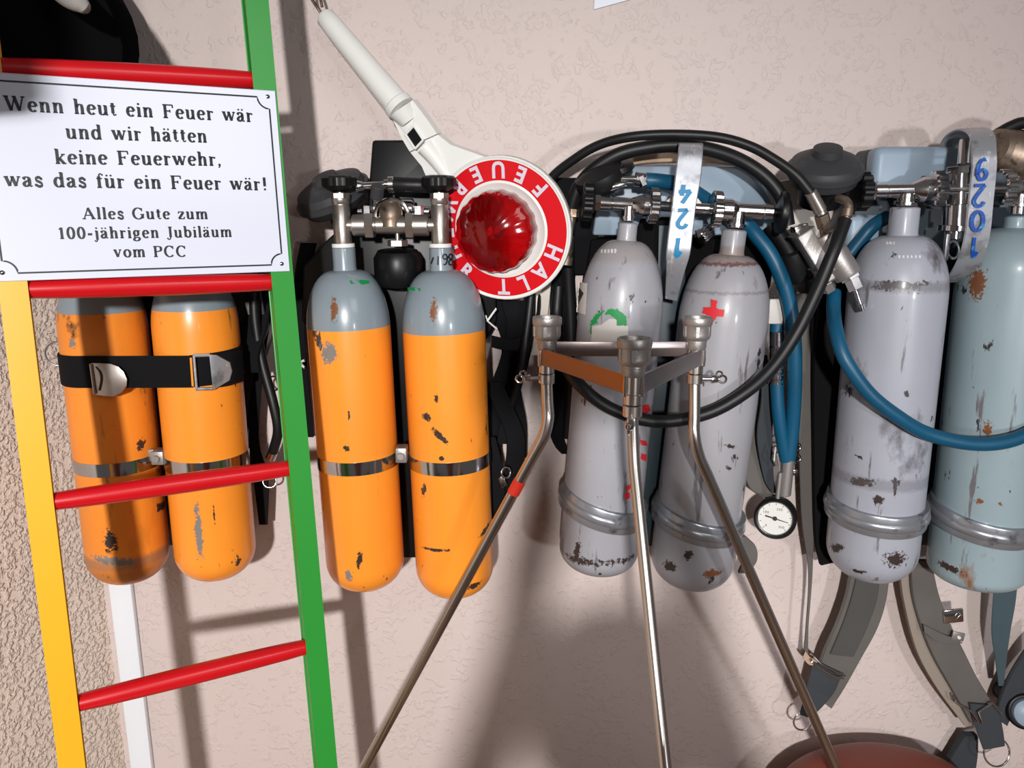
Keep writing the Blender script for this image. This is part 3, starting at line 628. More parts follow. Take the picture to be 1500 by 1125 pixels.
def manifold_upright(par, x1, x2, y, dark=False):
    Y = -.13; m = MB(); a = P(x1, y, Y); b = P(x2, y, Y); d = (b-a).normalized(); L = (b-a).length; q = lambda f: a + d*L*f
    m.cyl(q(.02), q(.1), .009); m.cyl(q(.08), q(.235), .0145); m.hexn(q(.225), q(.315), .0185); m.cyl(q(.3), q(.34), .010)
    m.cyl(q(.33), q(.67), .0115); m.hexn(q(.665), q(.745), .0185); m.cyl(q(.735), q(.91), .0145); m.cyl(q(.89), q(.98), .009)
    o = part('manifold', m, M['steel'], par)
    cc = q(.5)
    st = MB().lathe([(.0165, -.004), (.0165, .012), (.0155, .022), (.011, .030), (.004, .033), (0, .0335)], cc+V((0, .002, 0)), (0, .15, 1), 28)
    part('boss', st, M['brass'], o)
    yk = MB().torus(cc+V((0, .008, .012)), (0, 1, 0), .0225, .003, 24, 8, a0=math.radians(-20), a1=math.radians(200))
    for f in (.14, .86): yk.hexn(cc+V((-.035 if f < .5 else .035, .02, .014)), cc+V((-.035 if f < .5 else .035, .02, .026)), .008)
    yk.cyl(cc+V((-.028, .03, .022)), cc+V((.028, .03, .022)), .014); yk.cyl(cc+V((-.05, .028, .018)), cc+V((.05, .028, .018)), .007)
    part('yoke', yk, M['chrome'], o)
    kn = MB().cyl(cc+V((-.018, -.004, .036)), cc+V((-.014, -.012, .052)), .009)
    part('knob', kn, M['rubgrey'], o, 'dark grey knob')
    lw = MB().hexn(cc+V((.008, 0, -.028)), cc+V((.008, 0, -.02)), .014); lw.cyl(cc+V((.008, 0, -.022)), cc+V((.008, 0, -.008)), .003)
    part('drain_nut', lw, M['steel'], o)
    rd = MB().lathe([(0, 0), (.03, .002), (.034, .01), (.034, .04), (.028, .05), (0, .052)], cc+V((.004, .03, -.085)), (0, -.1, 1), 32)
    part('pressure_reducer', rd, M['plastic'], o)
    return o
def plate(par, poly, Yb, t, m, name='back_plate', bev=.004, label=None):
    pts = [P(x, y, Yb-t) for x, y in poly]
    pts = [V((p.x, Yb-t, p.z)) for p in pts]
    return part(name, MB().prism(pts, (0, t-.002, 0), bev=bev), M[m], par, label)

# ---- apparatus A (behind ladder)
A = thing('breathing_apparatus', 'twin orange cylinder set behind the ladder rungs with a black buckled belt', 'breathing apparatus', P(250, 850, -.1), group='breathing sets hung along the wall')
a1 = cylinder(A, (139, 362), (192, 848), .0575, [M['shoulder'], M['orange_dirty']], split=462, label='dirty orange cylinder, stained dark at its foot')
a2 = cylinder(A, (277, 362), (319, 843), .0575, [M['shoulder'], M['orange']], split=458)
plate(A, [(170, 230), (262, 230), (270, 330), (370, 350), (392, 480), (372, 540), (340, 800), (240, 800), (130, 470), (120, 380)], 0, .06, 'plastic')
upright_valve(A, (138, 361), (126, 270)); upright_valve(A, (276, 361), (266, 270)); manifold_upright(A, 142, 268, 330)
ring_band(a1, 690, .019, 'band', A); ring_band(a2, 688, .019, 'band', A)
cb = P(235, 668, -.150); part('band_clamp', MB().box(cb, (.009, 0, 0), (0, .012, 0), (0, 0, .010), .002).cyl(cb+V((0, -.012, 0)), cb+V((0, -.017, 0)), .005).box(cb+V((-.014, .004, 0)), (.008, 0, 0), (0, .003, 0), (0, 0, .009), .001), M['cast'], A)
# belt round both cylinders
def beltpath(c1, c2, py, off_):
    zf1 = P(750, py, -.19).z
    def cen(c): s = (c['T'].z-zf1)/(-c['ax'].z); return c['T'] + c['ax']*s
    o1, o2 = cen(c1), cen(c2); R = c1['r']+off_; pts = []
    for k in range(13): a = math.radians(100 + 170*k/12); pts.append(o1 + V((math.cos(a), math.sin(a), 0))*R)
    for k in range(13): a = math.radians(270 + 130*k/12); pts.append(o2 + V((math.cos(a), math.sin(a), 0))*R)
    return pts
bpts = beltpath(a1, a2, 548, .0015)
tl = len(bpts)
belt = MB().strap([p + V((0, 0, .010*i/tl-.002)) for i, p in enumerate(bpts)], .0220, .0026, 3, wd=(0, 0, 1))
bo = part('belt', belt, M['matte'], A, 'black webbing belt')
def on2(c, x, y, o):
    flat_ = (c is a1 and x > 160) or (c is a2 and x < 298)
    return P(x, y, -.1875-o) if flat_ else on_cyl(c, x, y, o)
def rib2(c, tp_, bt_, o_, t=.002): return MB().ribbon([on2(c, x, y, o_) for x, y in tp_], [on2(c, x, y, o_) for x, y in bt_], t, 5)
bk = MB().prism([P(x, y, -.1990) for x, y in [(133, 532), (146, 532), (162, 533), (173, 537), (181, 545), (186, 556), (185, 566), (178, 575), (166, 581), (150, 580), (139, 578)]], (0, .002, 0), bev=.0006)
bk.tube([P(133, 533, -.1995), P(139, 577, -.1995)], .0020, 8)
part('buckle', bk, M['steel'], bo, 'rounded steel buckle')
part('buckle_slot', MB().ribbon([P(x, y, -.1996) for x, y in [(139, 537), (145, 545), (147, 556), (144, 572)]], [P(x, y, -.1996) for x, y in [(141, 537), (148, 545), (150, 556), (147, 572)]], .0008, 4), M['markdark'], bo)
bk = MB().prism([on_cyl(a2, x, y, .0095) for x, y in [(304, 518), (313, 519), (330, 530), (333, 543), (330, 556), (309, 570)]], (0, .0025, 0), bev=.0005)
bk.tube([on2(a2, 283, 521, .0055), on2(a2, 305, 519, .0065)], .0024, 8); bk.tube([on2(a2, 287, 570, .0055), on2(a2, 309, 568, .0065)], .0024, 8); bk.tube([on2(a2, 284, 521, .006), on2(a2, 288, 570, .006)], .0018, 8)
part('buckle', bk, M['alu'], bo, 'angular silver buckle')
part('belt_gap', rib2(a2, [(278, 524), (281, 524)], [(281, 566), (284, 566)], .0046, .0006), M['orange'], bo, 'orange cylinder seen through the buckle')
part('buckle_loop', MB().strap([on2(a2, 318, 543, .0045), on2(a2, 328, 541, .006), on2(a2, 338, 538, .006), on2(a2, 350, 536, .004)], .0225, .004, 4, wd=(0, 0, 1)), M['matte'], bo)
part('wire_ring', MB().torus(P(86, 518, -.13), (.3, -1, 0), .017, .0014, 24, 8), M['chrome'], bo)
part('hose', MB().tube(cr([P(372, 420, -.07), P(374, 470, -.075), P(384, 530, -.08), P(400, 590, -.09), P(407, 630, -.09), P(400, 662, -.08)], 8), .0075, 12), M['rubber'], A)
part('hose_end', MB().cyl(P(401, 660, -.08), P(396, 672, -.076), .0075), M['chrome'], A)
part('shoulder_strap', MB().strap([P(385, 440, -.04), P(372, 480, -.07), P(362, 520, -.09), P(366, 545, -.09)], [.014, .02, .018, .016], .006), M['matte'], A)
part('shoulder_strap', MB().strap([P(395, 420, -.04), P(378, 520, -.05), P(372, 640, -.05), P(382, 700, -.05), P(386, 768, -.05)], [.012, .011, .008, .012, .007], .004), M['matte'], A)
part('strap_ring', MB().torus(P(400, 562, -.05), (0, -1, .3), .011, .0015), M['chrome'], A)
part('strap_ring', MB().torus(P(395, 705, -.05), (.2, -1, .3), .010, .0015), M['chrome'], A)
for c, pl, m in ((a2, [(284, 745), (292, 742), (295, 760), (298, 800), (299, 818), (292, 826), (288, 812), (290, 790), (287, 770), (284, 752)], 'markgrey'), (a2, [(311, 740), (314, 741), (316, 765), (313, 766)], 'markdark'),
                (a1, [(152, 786), (165, 780), (172, 795), (166, 810), (155, 800)], 'markdark'), (a1, [(203, 648), (210, 642), (213, 650), (208, 660), (201, 658)], 'markdark'), (a2, [(238, 738), (245, 737), (244, 748), (239, 745)], 'markdark'),
                (a1, [(102, 500), (109, 498), (109, 508), (103, 508)], 'markgrey'), (a1, [(232, 738), (240, 736), (238, 748), (230, 748)], 'markdark'), (a1, [(140, 812), (160, 818), (185, 822), (200, 818), (182, 829), (160, 826), (140, 820)], 'markgrey')):
    patch(c, pl, m, 'paint_chip', jit=.8)

# ---- apparatus B
B = thing('breathing_apparatus', 'twin orange cylinder set with upright valves between green rail and stop paddle', 'breathing apparatus', P(600, 870, -.1), group='breathing sets hung along the wall')
b1 = cylinder(B, (503, 361), (538, 858), .0575, [M['shoulder'], M['orange']], split=486)
b2 = cylinder(B, (645, 361), (668, 868), .0578, [M['shoulder'], M['orange']], split=492)
plate(B, [(545, 205), (652, 205), (660, 300), (700, 345), (726, 400), (728, 470), (700, 520), (640, 600), (616, 818), (586, 818), (575, 640), (520, 560), (440, 470), (444, 390), (480, 350), (538, 300)], 0, .06, 'plastic', label='black moulded back plate')
upright_valve(B, (503, 360), (497, 268)); upright_valve(B, (645, 360), (643, 268)); mo = manifold_upright(B, 506, 640, 330)
ring_band(b1, 688, .019, 'band', B); ring_band(b2, 688, .019, 'band', B)
cb = P(589, 664, -.150); part('band_clamp', MB().box(cb, (.008, 0, 0), (0, .012, 0), (0, 0, .011), .002).cyl(cb+V((0, -.012, 0)), cb+V((0, -.017, 0)), .005), M['cast'], B)
part('breathing_tube', MB().tube(cr([P(577, 270, -.115), P(600, 271, -.118), P(625, 272, -.115), P(660, 276, -.09)], 6), .0098, 16), M['rubber'], B)
part('tube_fitting', MB().cyl(P(526, 273, -.115), P(572, 270, -.115), .0048).cyl(P(569, 270, -.115), P(577, 270, -.115), .0115).cyl(P(563, 270, -.115), P(569, 270, -.115), .007).cyl(P(522, 273, -.115), P(533, 273, -.115), .008, .006), M['chrome'], B)
lv = MB(); lc_ = P(487, 283, -.072); ax = V((-.33, -.42, .85)).normalized(); RR = pr(lc_, 57)
lv.lathe([(RR*.6, -.024), (RR*.85, -.018), (RR*.95, -.008), (RR*1.0, -.006), (RR*1.0, .001), (RR*.93, .003), (RR*.88, .012), (RR*.6, .018), (RR*.35, .02), (RR*.33, .027), (0, .028)], lc_, ax, 40)
lv.cyl(lc_-ax*.055+V((0.0, 0, 0)), lc_-ax*.02, .022)
part('lung_valve', lv, M['rubgrey'], B, 'tilted black rubber lung valve cap')
bs = [([(452, 356), (444, 400), (438, 450), (440, 520), (450, 600), (455, 640)], [12, 12, 9, 9, 7, 5]),
      ([(718, 430), (735, 460), (752, 500), (748, 560), (760, 620), (764, 670)], [14, 16, 18, 15, 12, 8]),
      ([(755, 440), (760, 480), (745, 530), (725, 580), (722, 640), (728, 700)], [22, 18, 14, 12, 12, 10]),
      ([(778, 430), (776, 480), (768, 530), (752, 585), (740, 620), (735, 650)], [7, 7, 7, 7, 8, 8]),
      ([(722, 560), (740, 600), (755, 640), (752, 690), (738, 730), (728, 770)], [14, 14, 14, 14, 12, 6]),
      ([(720, 500), (745, 505), (765, 500), (785, 470), (790, 440)], [9, 9, 9, 9, 9]),
      ([(712, 640), (722, 680), (728, 720), (724, 760)], [14, 14, 12, 8])]
for i, (pp, ww) in enumerate(bs):
    Yk = -.03 - .009*i; q = [P(x, y, Yk-.004*math.sin(j*1.7)) for j, (x, y) in enumerate(pp)]
    wd = (1, 0, 0) if i != 5 else (0, 0, 1)
    part('harness_strap', MB().strap(q, [pr(q[0], w__) for w__ in ww], .004, wd=wd), M['matte'], B)
part('strap_buckle', MB().torus(P(741, 692, -.09), (.6, -1, .2), .008, .0018).box(P(736, 705, -.09), (.004, 0, .003), (0, .003, 0), (-.003, 0, .008), .001), M['chrome'], B)
part('strap_clip', MB().tube([P(700+11, 462, -.1), P(714, 470, -.1), P(727, 452, -.1), P(714, 470, -.1), P(728, 482, -.1)], .0016, 8), M['whitep'], B, 'white edge clip')
part('reflective_tag', MB().tube([P(436, 530, -.06), P(446, 538, -.06), P(440, 530, -.06), P(446, 528, -.06)], .0025, 8), M['whitep'], B)
for c, pl, m in ((b1, [(470, 510), (478, 506), (480, 515), (488, 505), (494, 506), (494, 530), (486, 534), (482, 522), (474, 526), (471, 518)], 'markgrey'),
                 (b1, [(505, 840), (512, 836), (516, 842), (514, 852), (508, 848)], 'markgrey'), (b1, [(523, 816), (529, 812), (530, 820), (524, 832)], 'markdark'), (b1, [(510, 606), (512, 602), (513, 616), (510, 618)], 'markdark'), (b1, [(503, 654), (512, 656), (507, 662)], 'markdark'),
                 (b2, [(620, 800), (634, 804), (658, 804), (660, 807), (636, 808), (620, 804)], 'markdark'), (b2, [(620, 606), (629, 608), (628, 616), (622, 614)], 'markdark'), (b2, [(645, 668), (650, 670), (649, 676), (644, 674)], 'markdark'),
                 (b2, [(618, 714), (624, 710), (623, 724), (618, 726)], 'markdark'), (b2, [(700, 786), (718, 762), (719, 766), (704, 790)], 'markdark'), (b2, [(638, 578), (642, 582), (640, 592), (637, 586)], 'markdark'), (b2, [(632, 628), (650, 638), (653, 648), (648, 646), (642, 636)], 'markdark'), (b2, [(680, 862), (700, 852), (704, 856), (690, 866)], 'markdark'),
                 (b1, [(483, 440), (490, 436), (493, 450), (490, 472), (485, 466)], 'markrust'), (b2, [(630, 444), (638, 440), (640, 455), (637, 474), (631, 466)], 'markrust')):
    patch(c, pl, m, 'paint_chip', jit=.7)
def shoulder_patch(c, poly, m, name='paint_mark'):
    """strips on the shoulder: intersect the ray with the lathe profile ellipsoid approx"""
    T = c['T']; a = c['ax']; mb = MB(); pts = []
    for (x, y) in poly:
        r_ = ray(x, y); best = None; t = dep(T)-.12
        for k in range(240):
            p = CAM + r_*t; q = p-T; h = q.dot(a); rad = (q-a*h).length
            nk_, nl_, sh_ = c.get('n', (.0155, .028, .085))
            if h < 0: R = 0
            elif h < nl_: R = nk_
            elif h < nl_+sh_: cs = min(1, max(0, 1-(h-nl_-.004)/(sh_-.004))); R = nk_*1.05+(c['r']-nk_*1.05)*math.sqrt(max(0, 1-cs*cs))**.95
            else: R = c['r']
            if rad <= R+.0008: best = p; break
            t += .001
        pts.append(best or CAM + r_*dep(T))
    n = len(poly)//2
    mb.add(pts, [[i, i+1, 2*n-2-i, 2*n-1-i] for i in range(n-1)])
    return part(name, mb, M[m], c['o'])
b1['n'] = b2['n'] = (.0155, .028, .085)
shoulder_patch(b1, [(512, 411), (522, 409), (532, 410), (541, 411), (541, 415), (532, 417), (522, 415), (514, 416)], 'markgreen')
shoulder_patch(b2, [(597, 421), (605, 421), (615, 422), (616, 426), (605, 426), (597, 425)], 'markgreen')
def write_px(c, s, x0, y0, hpx, m, slant=0, w_=.12, adv=.62, rot=0):
    mb = MB(); ca, sa = math.cos(math.radians(rot)), math.sin(math.radians(rot))
    o = V((x0, y0)); T = c['T']; a = c['ax']
    for i, ch in enumerate(s):
        def fm(q, i=i):
            lx = (q[0]+i*adv)*hpx; ly = q[1]*hpx; x = o.x + lx*ca - ly*sa*-1*-1; y = o.y - ly*ca - lx*sa
            cc = dict(c); cc['r'] = c.get('wr', c['r']); return on_cyl(cc, x, y, .0006)
        brush(mb, ch, fm, w_)
    return part('lettering', mb, M[m], c['o'], smooth=False)
b2['wr'] = .0158
write_px(b2, '/I98', 632, 388, 16, 'ink', w_=.13, adv=.5)

# ---- horizontal-valve apparatus
def horiz_valves(par, pts_, Y=-.13, r_n=.0245):
    pass
CC = thing('breathing_apparatus', 'twin grey cylinder set wrapped by black hose loops, number 124 on its handle', 'breathing apparatus', P(940, 860, -.1), group='breathing sets hung along the wall')
c1 = cylinder(CC, (920, 326), (874, 835), .0582, M['grey1'], sh=.105, neck=.0132, neckl=.02, flat=.62, label='grey cylinder with green and white emblem')
c2 = cylinder(CC, (1076, 336), (1009, 857), .0612, M['grey2'], sh=.098, neck=.0165, neckl=.03, flat=.8, label='grey cylinder with red cross')
plate(CC, [(905, 243), (1092, 243), (1122, 270), (1142, 322), (1136, 345), (1010, 345), (1004, 318), (940, 318), (930, 345), (868, 345), (880, 265)], 0, .055, 'bluepaint', label='light blue back plate')
plate(CC, [(930, 322), (1004, 322), (1012, 350), (1136, 350), (1130, 420), (1060, 520), (1020, 800), (930, 800), (905, 520), (856, 420), (866, 350), (926, 350)], 0, .050, 'pad', name='shade_plate', label='lower back plate coloured black for shade')  # black sheet paints the shade between and beside the cylinders
part('back_pad', MB().strap([P(905, 252, -.058), P(925, 236, -.058), P(960, 231, -.058), (P(1012, 230, -.058)), P(1060, 232, -.058), P(1092, 240, -.058), P(1118, 262, -.058)], .008, .01, wd=(0, .2, 1)), M['tan'], CC, 'tan padded rim')
plate(CC, [(965, 330), (1005, 330), (1003, 480), (988, 640), (955, 800), (935, 800), (950, 640), (962, 480)], -.055, .006, 'bluedark', 'centre_rail', .001, 'dark slate rail between cylinders')
dv1 = MB(); Y = -.13
def q_(x, y): return P(x, y, Y)
def seg(mb, x0, x1, y0, y1, r, r2=None, fn='cyl', xa=880, ya=297, sl=.056):
    yy = lambda x: ya + sl*(x-xa)
    getattr(mb, fn)(q_(x0, yy(x0)), q_(x1, yy(x1)), r) if r2 is None else mb.cyl(q_(x0, yy(x0)), q_(x1, yy(x1)), r, r2)
v = MB(); seg(v, 871, 879, 0, 0, .0115, fn='hexn'); seg(v, 878, 896, 0, 0, .0095); seg(v, 896, 930, 0, 0, .0088); seg(v, 925, 943, 0, 0, .0095, .0145); seg(v, 942, 952, 0, 0, .0148)
v.cyl(q_(921, 301), q_(920, 324), .0095).cyl(q_(920, 316), q_(920, 320), .0108)
vo = part('valve', v, M['chrome'], CC)
hw = MB(); seg(hw, 853, 868, 0, 0, .026, fn='knurl'); seg(hw, 866, 871, 0, 0, .02, .012); part('handwheel', hw, M['plastic'], vo)
v = MB(); seg(v, 1056, 1072, 0, 0, .0148); seg(v, 1070, 1080, 0, 0, .0145, .0105); seg(v, 1078, 1118, 0, 0, .0100); seg(v, 1117, 1131, 0, 0, .0108); v.cyl(q_(1081, 309), q_(1078, 334), .0112).cyl(q_(1079, 327), q_(1078, 331), .0135)
vo = part('valve', v, M['chrome'], CC)
hw = MB(); seg(hw, 1131, 1138, 0, 0, .006); hw.lathe([(.006, 0), (.027, .003), (.0285, .007), (.027, .012), (.02, .014), (0, .014)], q_(1137, 311), (1, -.12, -.06), 36); part('handwheel', hw, M['plastic'], vo)
m_ = MB(); seg(m_, 962, 1043, 0, 0, .0068)
mo = part('manifold', m_, M['chrome'], CC)
for xx in ((950, 964), (1042, 1056)):
    g = MB(); seg(g, *xx, 0, 0, .0245, fn='knurl'); part('coupling_nut', g, M['chrome'], mo)
for tq in ([q_(965, 302), q_(985, 288), q_(990, 302)], [q_(1016, 303), q_(1022, 290), q_(1034, 306)]): part('bracket', MB().prism(tq, (0, .01, 0)), M['cream'], mo)
part('gauge_port', MB().knurl(P(1026, 350, -.12), P(1040, 338, -.11), .010).hexn(P(1020, 343, -.12), P(1028, 340, -.12), .006), M['chrome'], CC)
# handle
def hnd(par, L_, R_, m, back):
    A_ = [P(x, y, Yv) for x, y, Yv in L_]; B_ = [P(x, y, Yv) for x, y, Yv in R_]
    return part('carrying_handle', MB().ribbon(A_, B_, .003, 8), M[m], par), A_, B_
Ls = [(992, 222, -.05), (991, 213, -.10), (994, 214, -.165), (990, 246, -.178), (985, 292, -.18), (979, 339, -.182), (976, 371, -.182), (976, 395, -.17), (974, 436, -.135)]
Rs = [(1028, 222, -.05), (1029, 213, -.10), (1030, 215, -.165), (1027, 258, -.178), (1020, 299, -.18), (1015, 340, -.182), (1011, 371, -.182), (1002, 401, -.17), (992, 440, -.135)]
ho, _, _ = hnd(CC, Ls, Rs, 'alu', None)
def numb(ho, items, Yv, m, w_=.17):
    mb = MB()
    for ch, cx, cy, hh, ww in items:
        fm = lambda q: P(cx - (q[0]-.28)*ww*2, cy + (q[1]-.5)*hh, Yv)
        brush(mb, ch, fm, w_)
    return part('lettering', mb, M[m], ho, smooth=False)
# surface of handle front is curved in Y -> sample Y between path rows
def handleY(rows, y):
    for (x0, y0, Y0), (x1, y1, Y1) in zip(rows, rows[1:]):
        if y0 <= y <= y1: return Y0 + (Y1-Y0)*(y-y0)/(y1-y0)
    return rows[-1][2]
def dense(pts, nn=8):
    out = []
    for p in cr([P(*q) for q in pts], nn):
        r_ = p-CAM; out.append((0, 562.5+F*r_.dot(DN)/r_.dot(FW), p.y))
    return out
def numb2(ho, items, rows, m, w_=.17):
    mb = MB()
    for ch, cx, cy, hh, ww in items:
        fm = lambda q: P(cx - (q[0]-.28)*ww*1.9 - (q[1]-.5)*hh*.10, cy + (q[1]-.5)*hh, handleY(rows, cy + (q[1]-.5)*hh)-.0034)
        brush(mb, ch, fm, w_)
    part('lettering', mb, M[m], ho, smooth=False)
numb2(ho, [('4', 1003, 284, 27, 17), ('2', 999, 320, 27, 16), ('1', 993, 362, 26, 16)], dense(Ls)[16:], 'markblue', .2)
# hoses of C
def hose(par, pts, rpx, m='rubber', name='hose', label=None, n=9):
    q = [P(*p) for p in pts]; r = pr(q[len(q)//2], rpx) if rpx > 1 else rpx
    return part(name, MB().tube(cr(q, n), r, 14), M[m], par, label)
hose(CC, [(742, 612, -.06), (756, 570, -.07), (768, 510, -.08), (776, 450, -.07), (782, 380, -.06), (786, 310, -.06), (805, 264, -.07), (843, 232, -.09), (881, 211, -.105), (928, 200, -.12), (989, 197, -.13), (1051, 201, -.14), (1098, 214, -.15), (1133, 233, -.16), (1165, 256, -.17), (1188, 283, -.175)], 7, label='thin outer black hose loop')
hose(CC, [(832, 640, -.04), (838, 560, -.05), (836, 470, -.05), (832, 380, -.06), (836, 310, -.08), (856, 262, -.09), (900, 229, -.1), (950, 216, -.105), (1000, 213, -.11), (1050, 222, -.11), (1090, 238, -.11), (1124, 262, -.115), (1146, 292, -.12), (1154, 330, -.12)], 10.5, label='thick inner black hose')
hose(CC, [(818, 420, -.07), (815, 470, -.08), (820, 515, -.13), (840, 553, -.195), (880, 590, -.212), (930, 612, -.214), (980, 617, -.214), (1040, 604, -.215), (1090, 576, -.215), (1130, 540, -.21), (1165, 490, -.205), (1195, 430, -.205), (1220, 370, -.205), (1238, 322, -.19)], 9.5, label='black hose looped across both grey cylinders')
part('elbow', MB().tube(cr([P(1239, 320, -.19), P(1243, 305, -.188), P(1240, 295, -.182), P(1228, 290, -.165)], 5), .0055, 12).cyl(P(1240, 318, -.19), P(1242, 306, -.188), .0068), M['brass'], CC)
part('harness_strap', MB().strap([P(832, 345, -.03), P(824, 420, -.03), P(822, 500, -.03), P(822, 580, -.035), P(816, 635, -.04), P(828, 662, -.05), P(842, 655, -.06)], [.02, .018, .018, .015, .011, .008, .006], .005), M['matte'], CC)
part('harness_strap', MB().strap([P(850, 262, -.03), P(842, 300, -.04), P(846, 350, -.04), P(850, 400, -.03)], [.04, .036, .03, .02], .01), M['matte'], CC)
part('steel_strip', MB().strap([P(797, 392, -.03), P(794, 430, -.035), P(790, 468, -.035), P(784, 520, -.03)], .0125, .003), M['cream'], CC, 'pale metal strip')
part('side_fitting', MB().cyl(P(838, 318, -.10), P(833, 345, -.10), .005).hexn(P(840, 306, -.1), P(839, 318, -.1), .008).cyl(P(832, 346, -.1), P(829, 378, -.1), .009).cyl(P(829, 376, -.1), P(827, 388, -.1), .0105), M['brass'], CC)
part('lung_valve', MB().lathe([(.02, -.02), (.032, -.012), (.036, 0), (.034, .01), (.02, .016), (0, .018)], P(880, 262, -.1), (-.4, -.3, .8), 32).lathe([(.02, 0), (.024, .004), (.022, .01)], P(905, 252, -.1), (-.2, -.3, .9), 20), M['rubber'], CC, 'black rubber fitting')
part('tube_fitting', MB().tube([P(884, 280, -.12), P(902, 272, -.125), P(915, 270, -.12)], .006, 10).cyl(P(908, 262, -.12), P(932, 262, -.12), .0045).cyl(P(930, 262, -.12), P(946, 264, -.12), .0095).hexn(P(938, 258, -.125), P(944, 272, -.125), .006), M['chrome'], CC)
hose(CC, [(945, 264, -.115), (970, 266, -.115), (1000, 272, -.1), (1030, 290, -.09), (1060, 310, -.085), (1092, 328, -.09), (1108, 345, -.1), (1129, 373, -.11), (1146, 410, -.115), (1157, 450, -.115), (1163, 500, -.115), (1164, 560, -.11), (1161, 620, -.10), (1155, 672, -.095)], 11, 'bluehose', label='blue rubber hose')
hose(CC, [(1138, 474, -.10), (1137, 500, -.10), (1138, 560, -.10), (1140, 600, -.10), (1145, 640, -.098), (1152, 674, -.095)], 9.5, 'bluehose', label='short blue rubber hose')
part('hose_coupling', MB().cyl(P(1138, 498, -.1), P(1138, 506, -.1), .0105).cyl(P(1138, 506, -.1), P(1138, 528, -.1), .0112).cyl(P(1138, 526, -.1), P(1138, 540, -.1), .0118).lathe([(.010, 0), (.0115, .003), (.009, .008), (.0115, .013), (.009, .018), (.011, .022)], P(1138, 540, -.1), (0, 0, -1), 24).cyl(P(1138, 485, -.1), P(1138, 499, -.1), .0105), M['chrome'], CC)
part('hose_label', MB().box(P(1136, 456, -.1), (.0105, 0, 0), (0, .004, 0), (0, 0, .018), .002), M['markwhite'], CC, 'white label sleeve')
part('gauge_stem', MB().cyl(P(1155, 668, -.095), P(1149, 725, -.092), .0095).cyl(P(1143, 692, -.098), P(1139, 730, -.098), .0035).tube([P(1136, 655, -.1), P(1134, 675, -.105), P(1142, 690, -.1), P(1138, 664, -.1)], .0016, 8), M['cast'], CC)
gc = P(1136, 758, -.095); gn = V((-.38, -.88, .16)).normalized(); gr = pr(gc, 30)
gb = part('pressure_gauge', MB().lathe([(0, -.024), (gr*.8, -.024), (gr*.98, -.018), (gr, 0), (gr, .010), (gr*.9, .014), (gr*.84, .013), (gr*.82, .006), (0, .006)], gc, gn, 48), M['rubber'], CC, 'round pressure gauge with black rubber rim')
gu = V((0, 0, 1)); gv = (gu - gn*gu.dot(gn)).normalized(); gh = gv.cross(gn).normalized(); gh = gh if gh.x > 0 else -gh
part('dial', MB().lathe([(gr*.8, .0065), (gr*.8, .008), (0, .008)], gc, gn, 40), M['dial'], gb)
part('bezel', MB().torus(gc+gn*.010, gn, gr*.82, .0012, 40, 8), M['chrome'], gb)
part('needle', MB().ribbon([gc+gn*.0095-gh*gr*.45+gv*gr*.08-gv*.0012, gc+gn*.0095+gh*gr*.62-gv*gr*.12-gv*.0004], [gc+gn*.0095-gh*gr*.45+gv*gr*.08+gv*.0012, gc+gn*.0095+gh*gr*.62-gv*gr*.12+gv*.0004], .0008).cyl(gc+gn*.008, gc+gn*.011, .0032), M['ink'], gb)
tk = MB()
for k in range(11):
    a = math.radians(225-27*k); e = gh*math.cos(a)+gv*math.sin(a); tk.tube([gc+gn*.0082+e*gr*.66, gc+gn*.0082+e*gr*.74], .0004, 4)
part('dial_marks', tk, M['ink'], gb)
dgm = MB()
for s, a, rr in (('0', 225, .55), ('100', 150, .52), ('200', 70, .5), ('300', -50, .5)):
    for i, ch in enumerate(s):
        vv, ff = fonttris(ch, 0); e = gh*math.cos(math.radians(a))+gv*math.sin(math.radians(a))
        dgm.add([gc+gn*.0083+e*gr*rr + gh*(v.x+(i-(len(s)-1)/2)*.6)*.0052 + gv*(v.y-.35)*.0052 for v in vv], ff)
part('dial_numbers', dgm, M['ink'], gb, smooth=False)
# grey harness strap beside gauge
part('harness_strap', MB().strap([P(1112, 560, -.05), P(1106, 620, -.05), P(1105, 680, -.055), P(1112, 715, -.06), P(1130, 728, -.07), P(1142, 726, -.08)], [.010, .017, .018, .015, .008, .004], .005), M['webgrey'], CC, 'grey canvas strap')
part('harness_strap', MB().strap([P(1118, 520, -.08), P(1124, 580, -.08), P(1120, 640, -.075), P(1126, 700, -.07), P(1134, 722, -.08)], [.006, .009, .012, .008, .004], .003), M['websl'], CC)
part('adjuster_buckle', MB().box(P(1163, 692, -.06), (.006, 0, 0), (0, .002, 0), (0, 0, .005), .001).torus(P(1168, 672, -.06), (.4, -1, 0), .006, .0015).torus(P(1168, 655, -.06), (.4, -1, 0), .006, .0015), M['chrome'], CC)
part('strap_tail', MB().strap([P(1080, 785, -.05), P(1095, 800, -.05), P(1098, 820, -.05), P(1088, 838, -.045)], [.013, .013, .012, .008], .006), M['webgrey'], CC, 'frayed grey strap end')
bulge_ring(c1, .22, (878, 757), .1, CC); bulge_ring(c2, .12, (1020, 776), .12, CC)
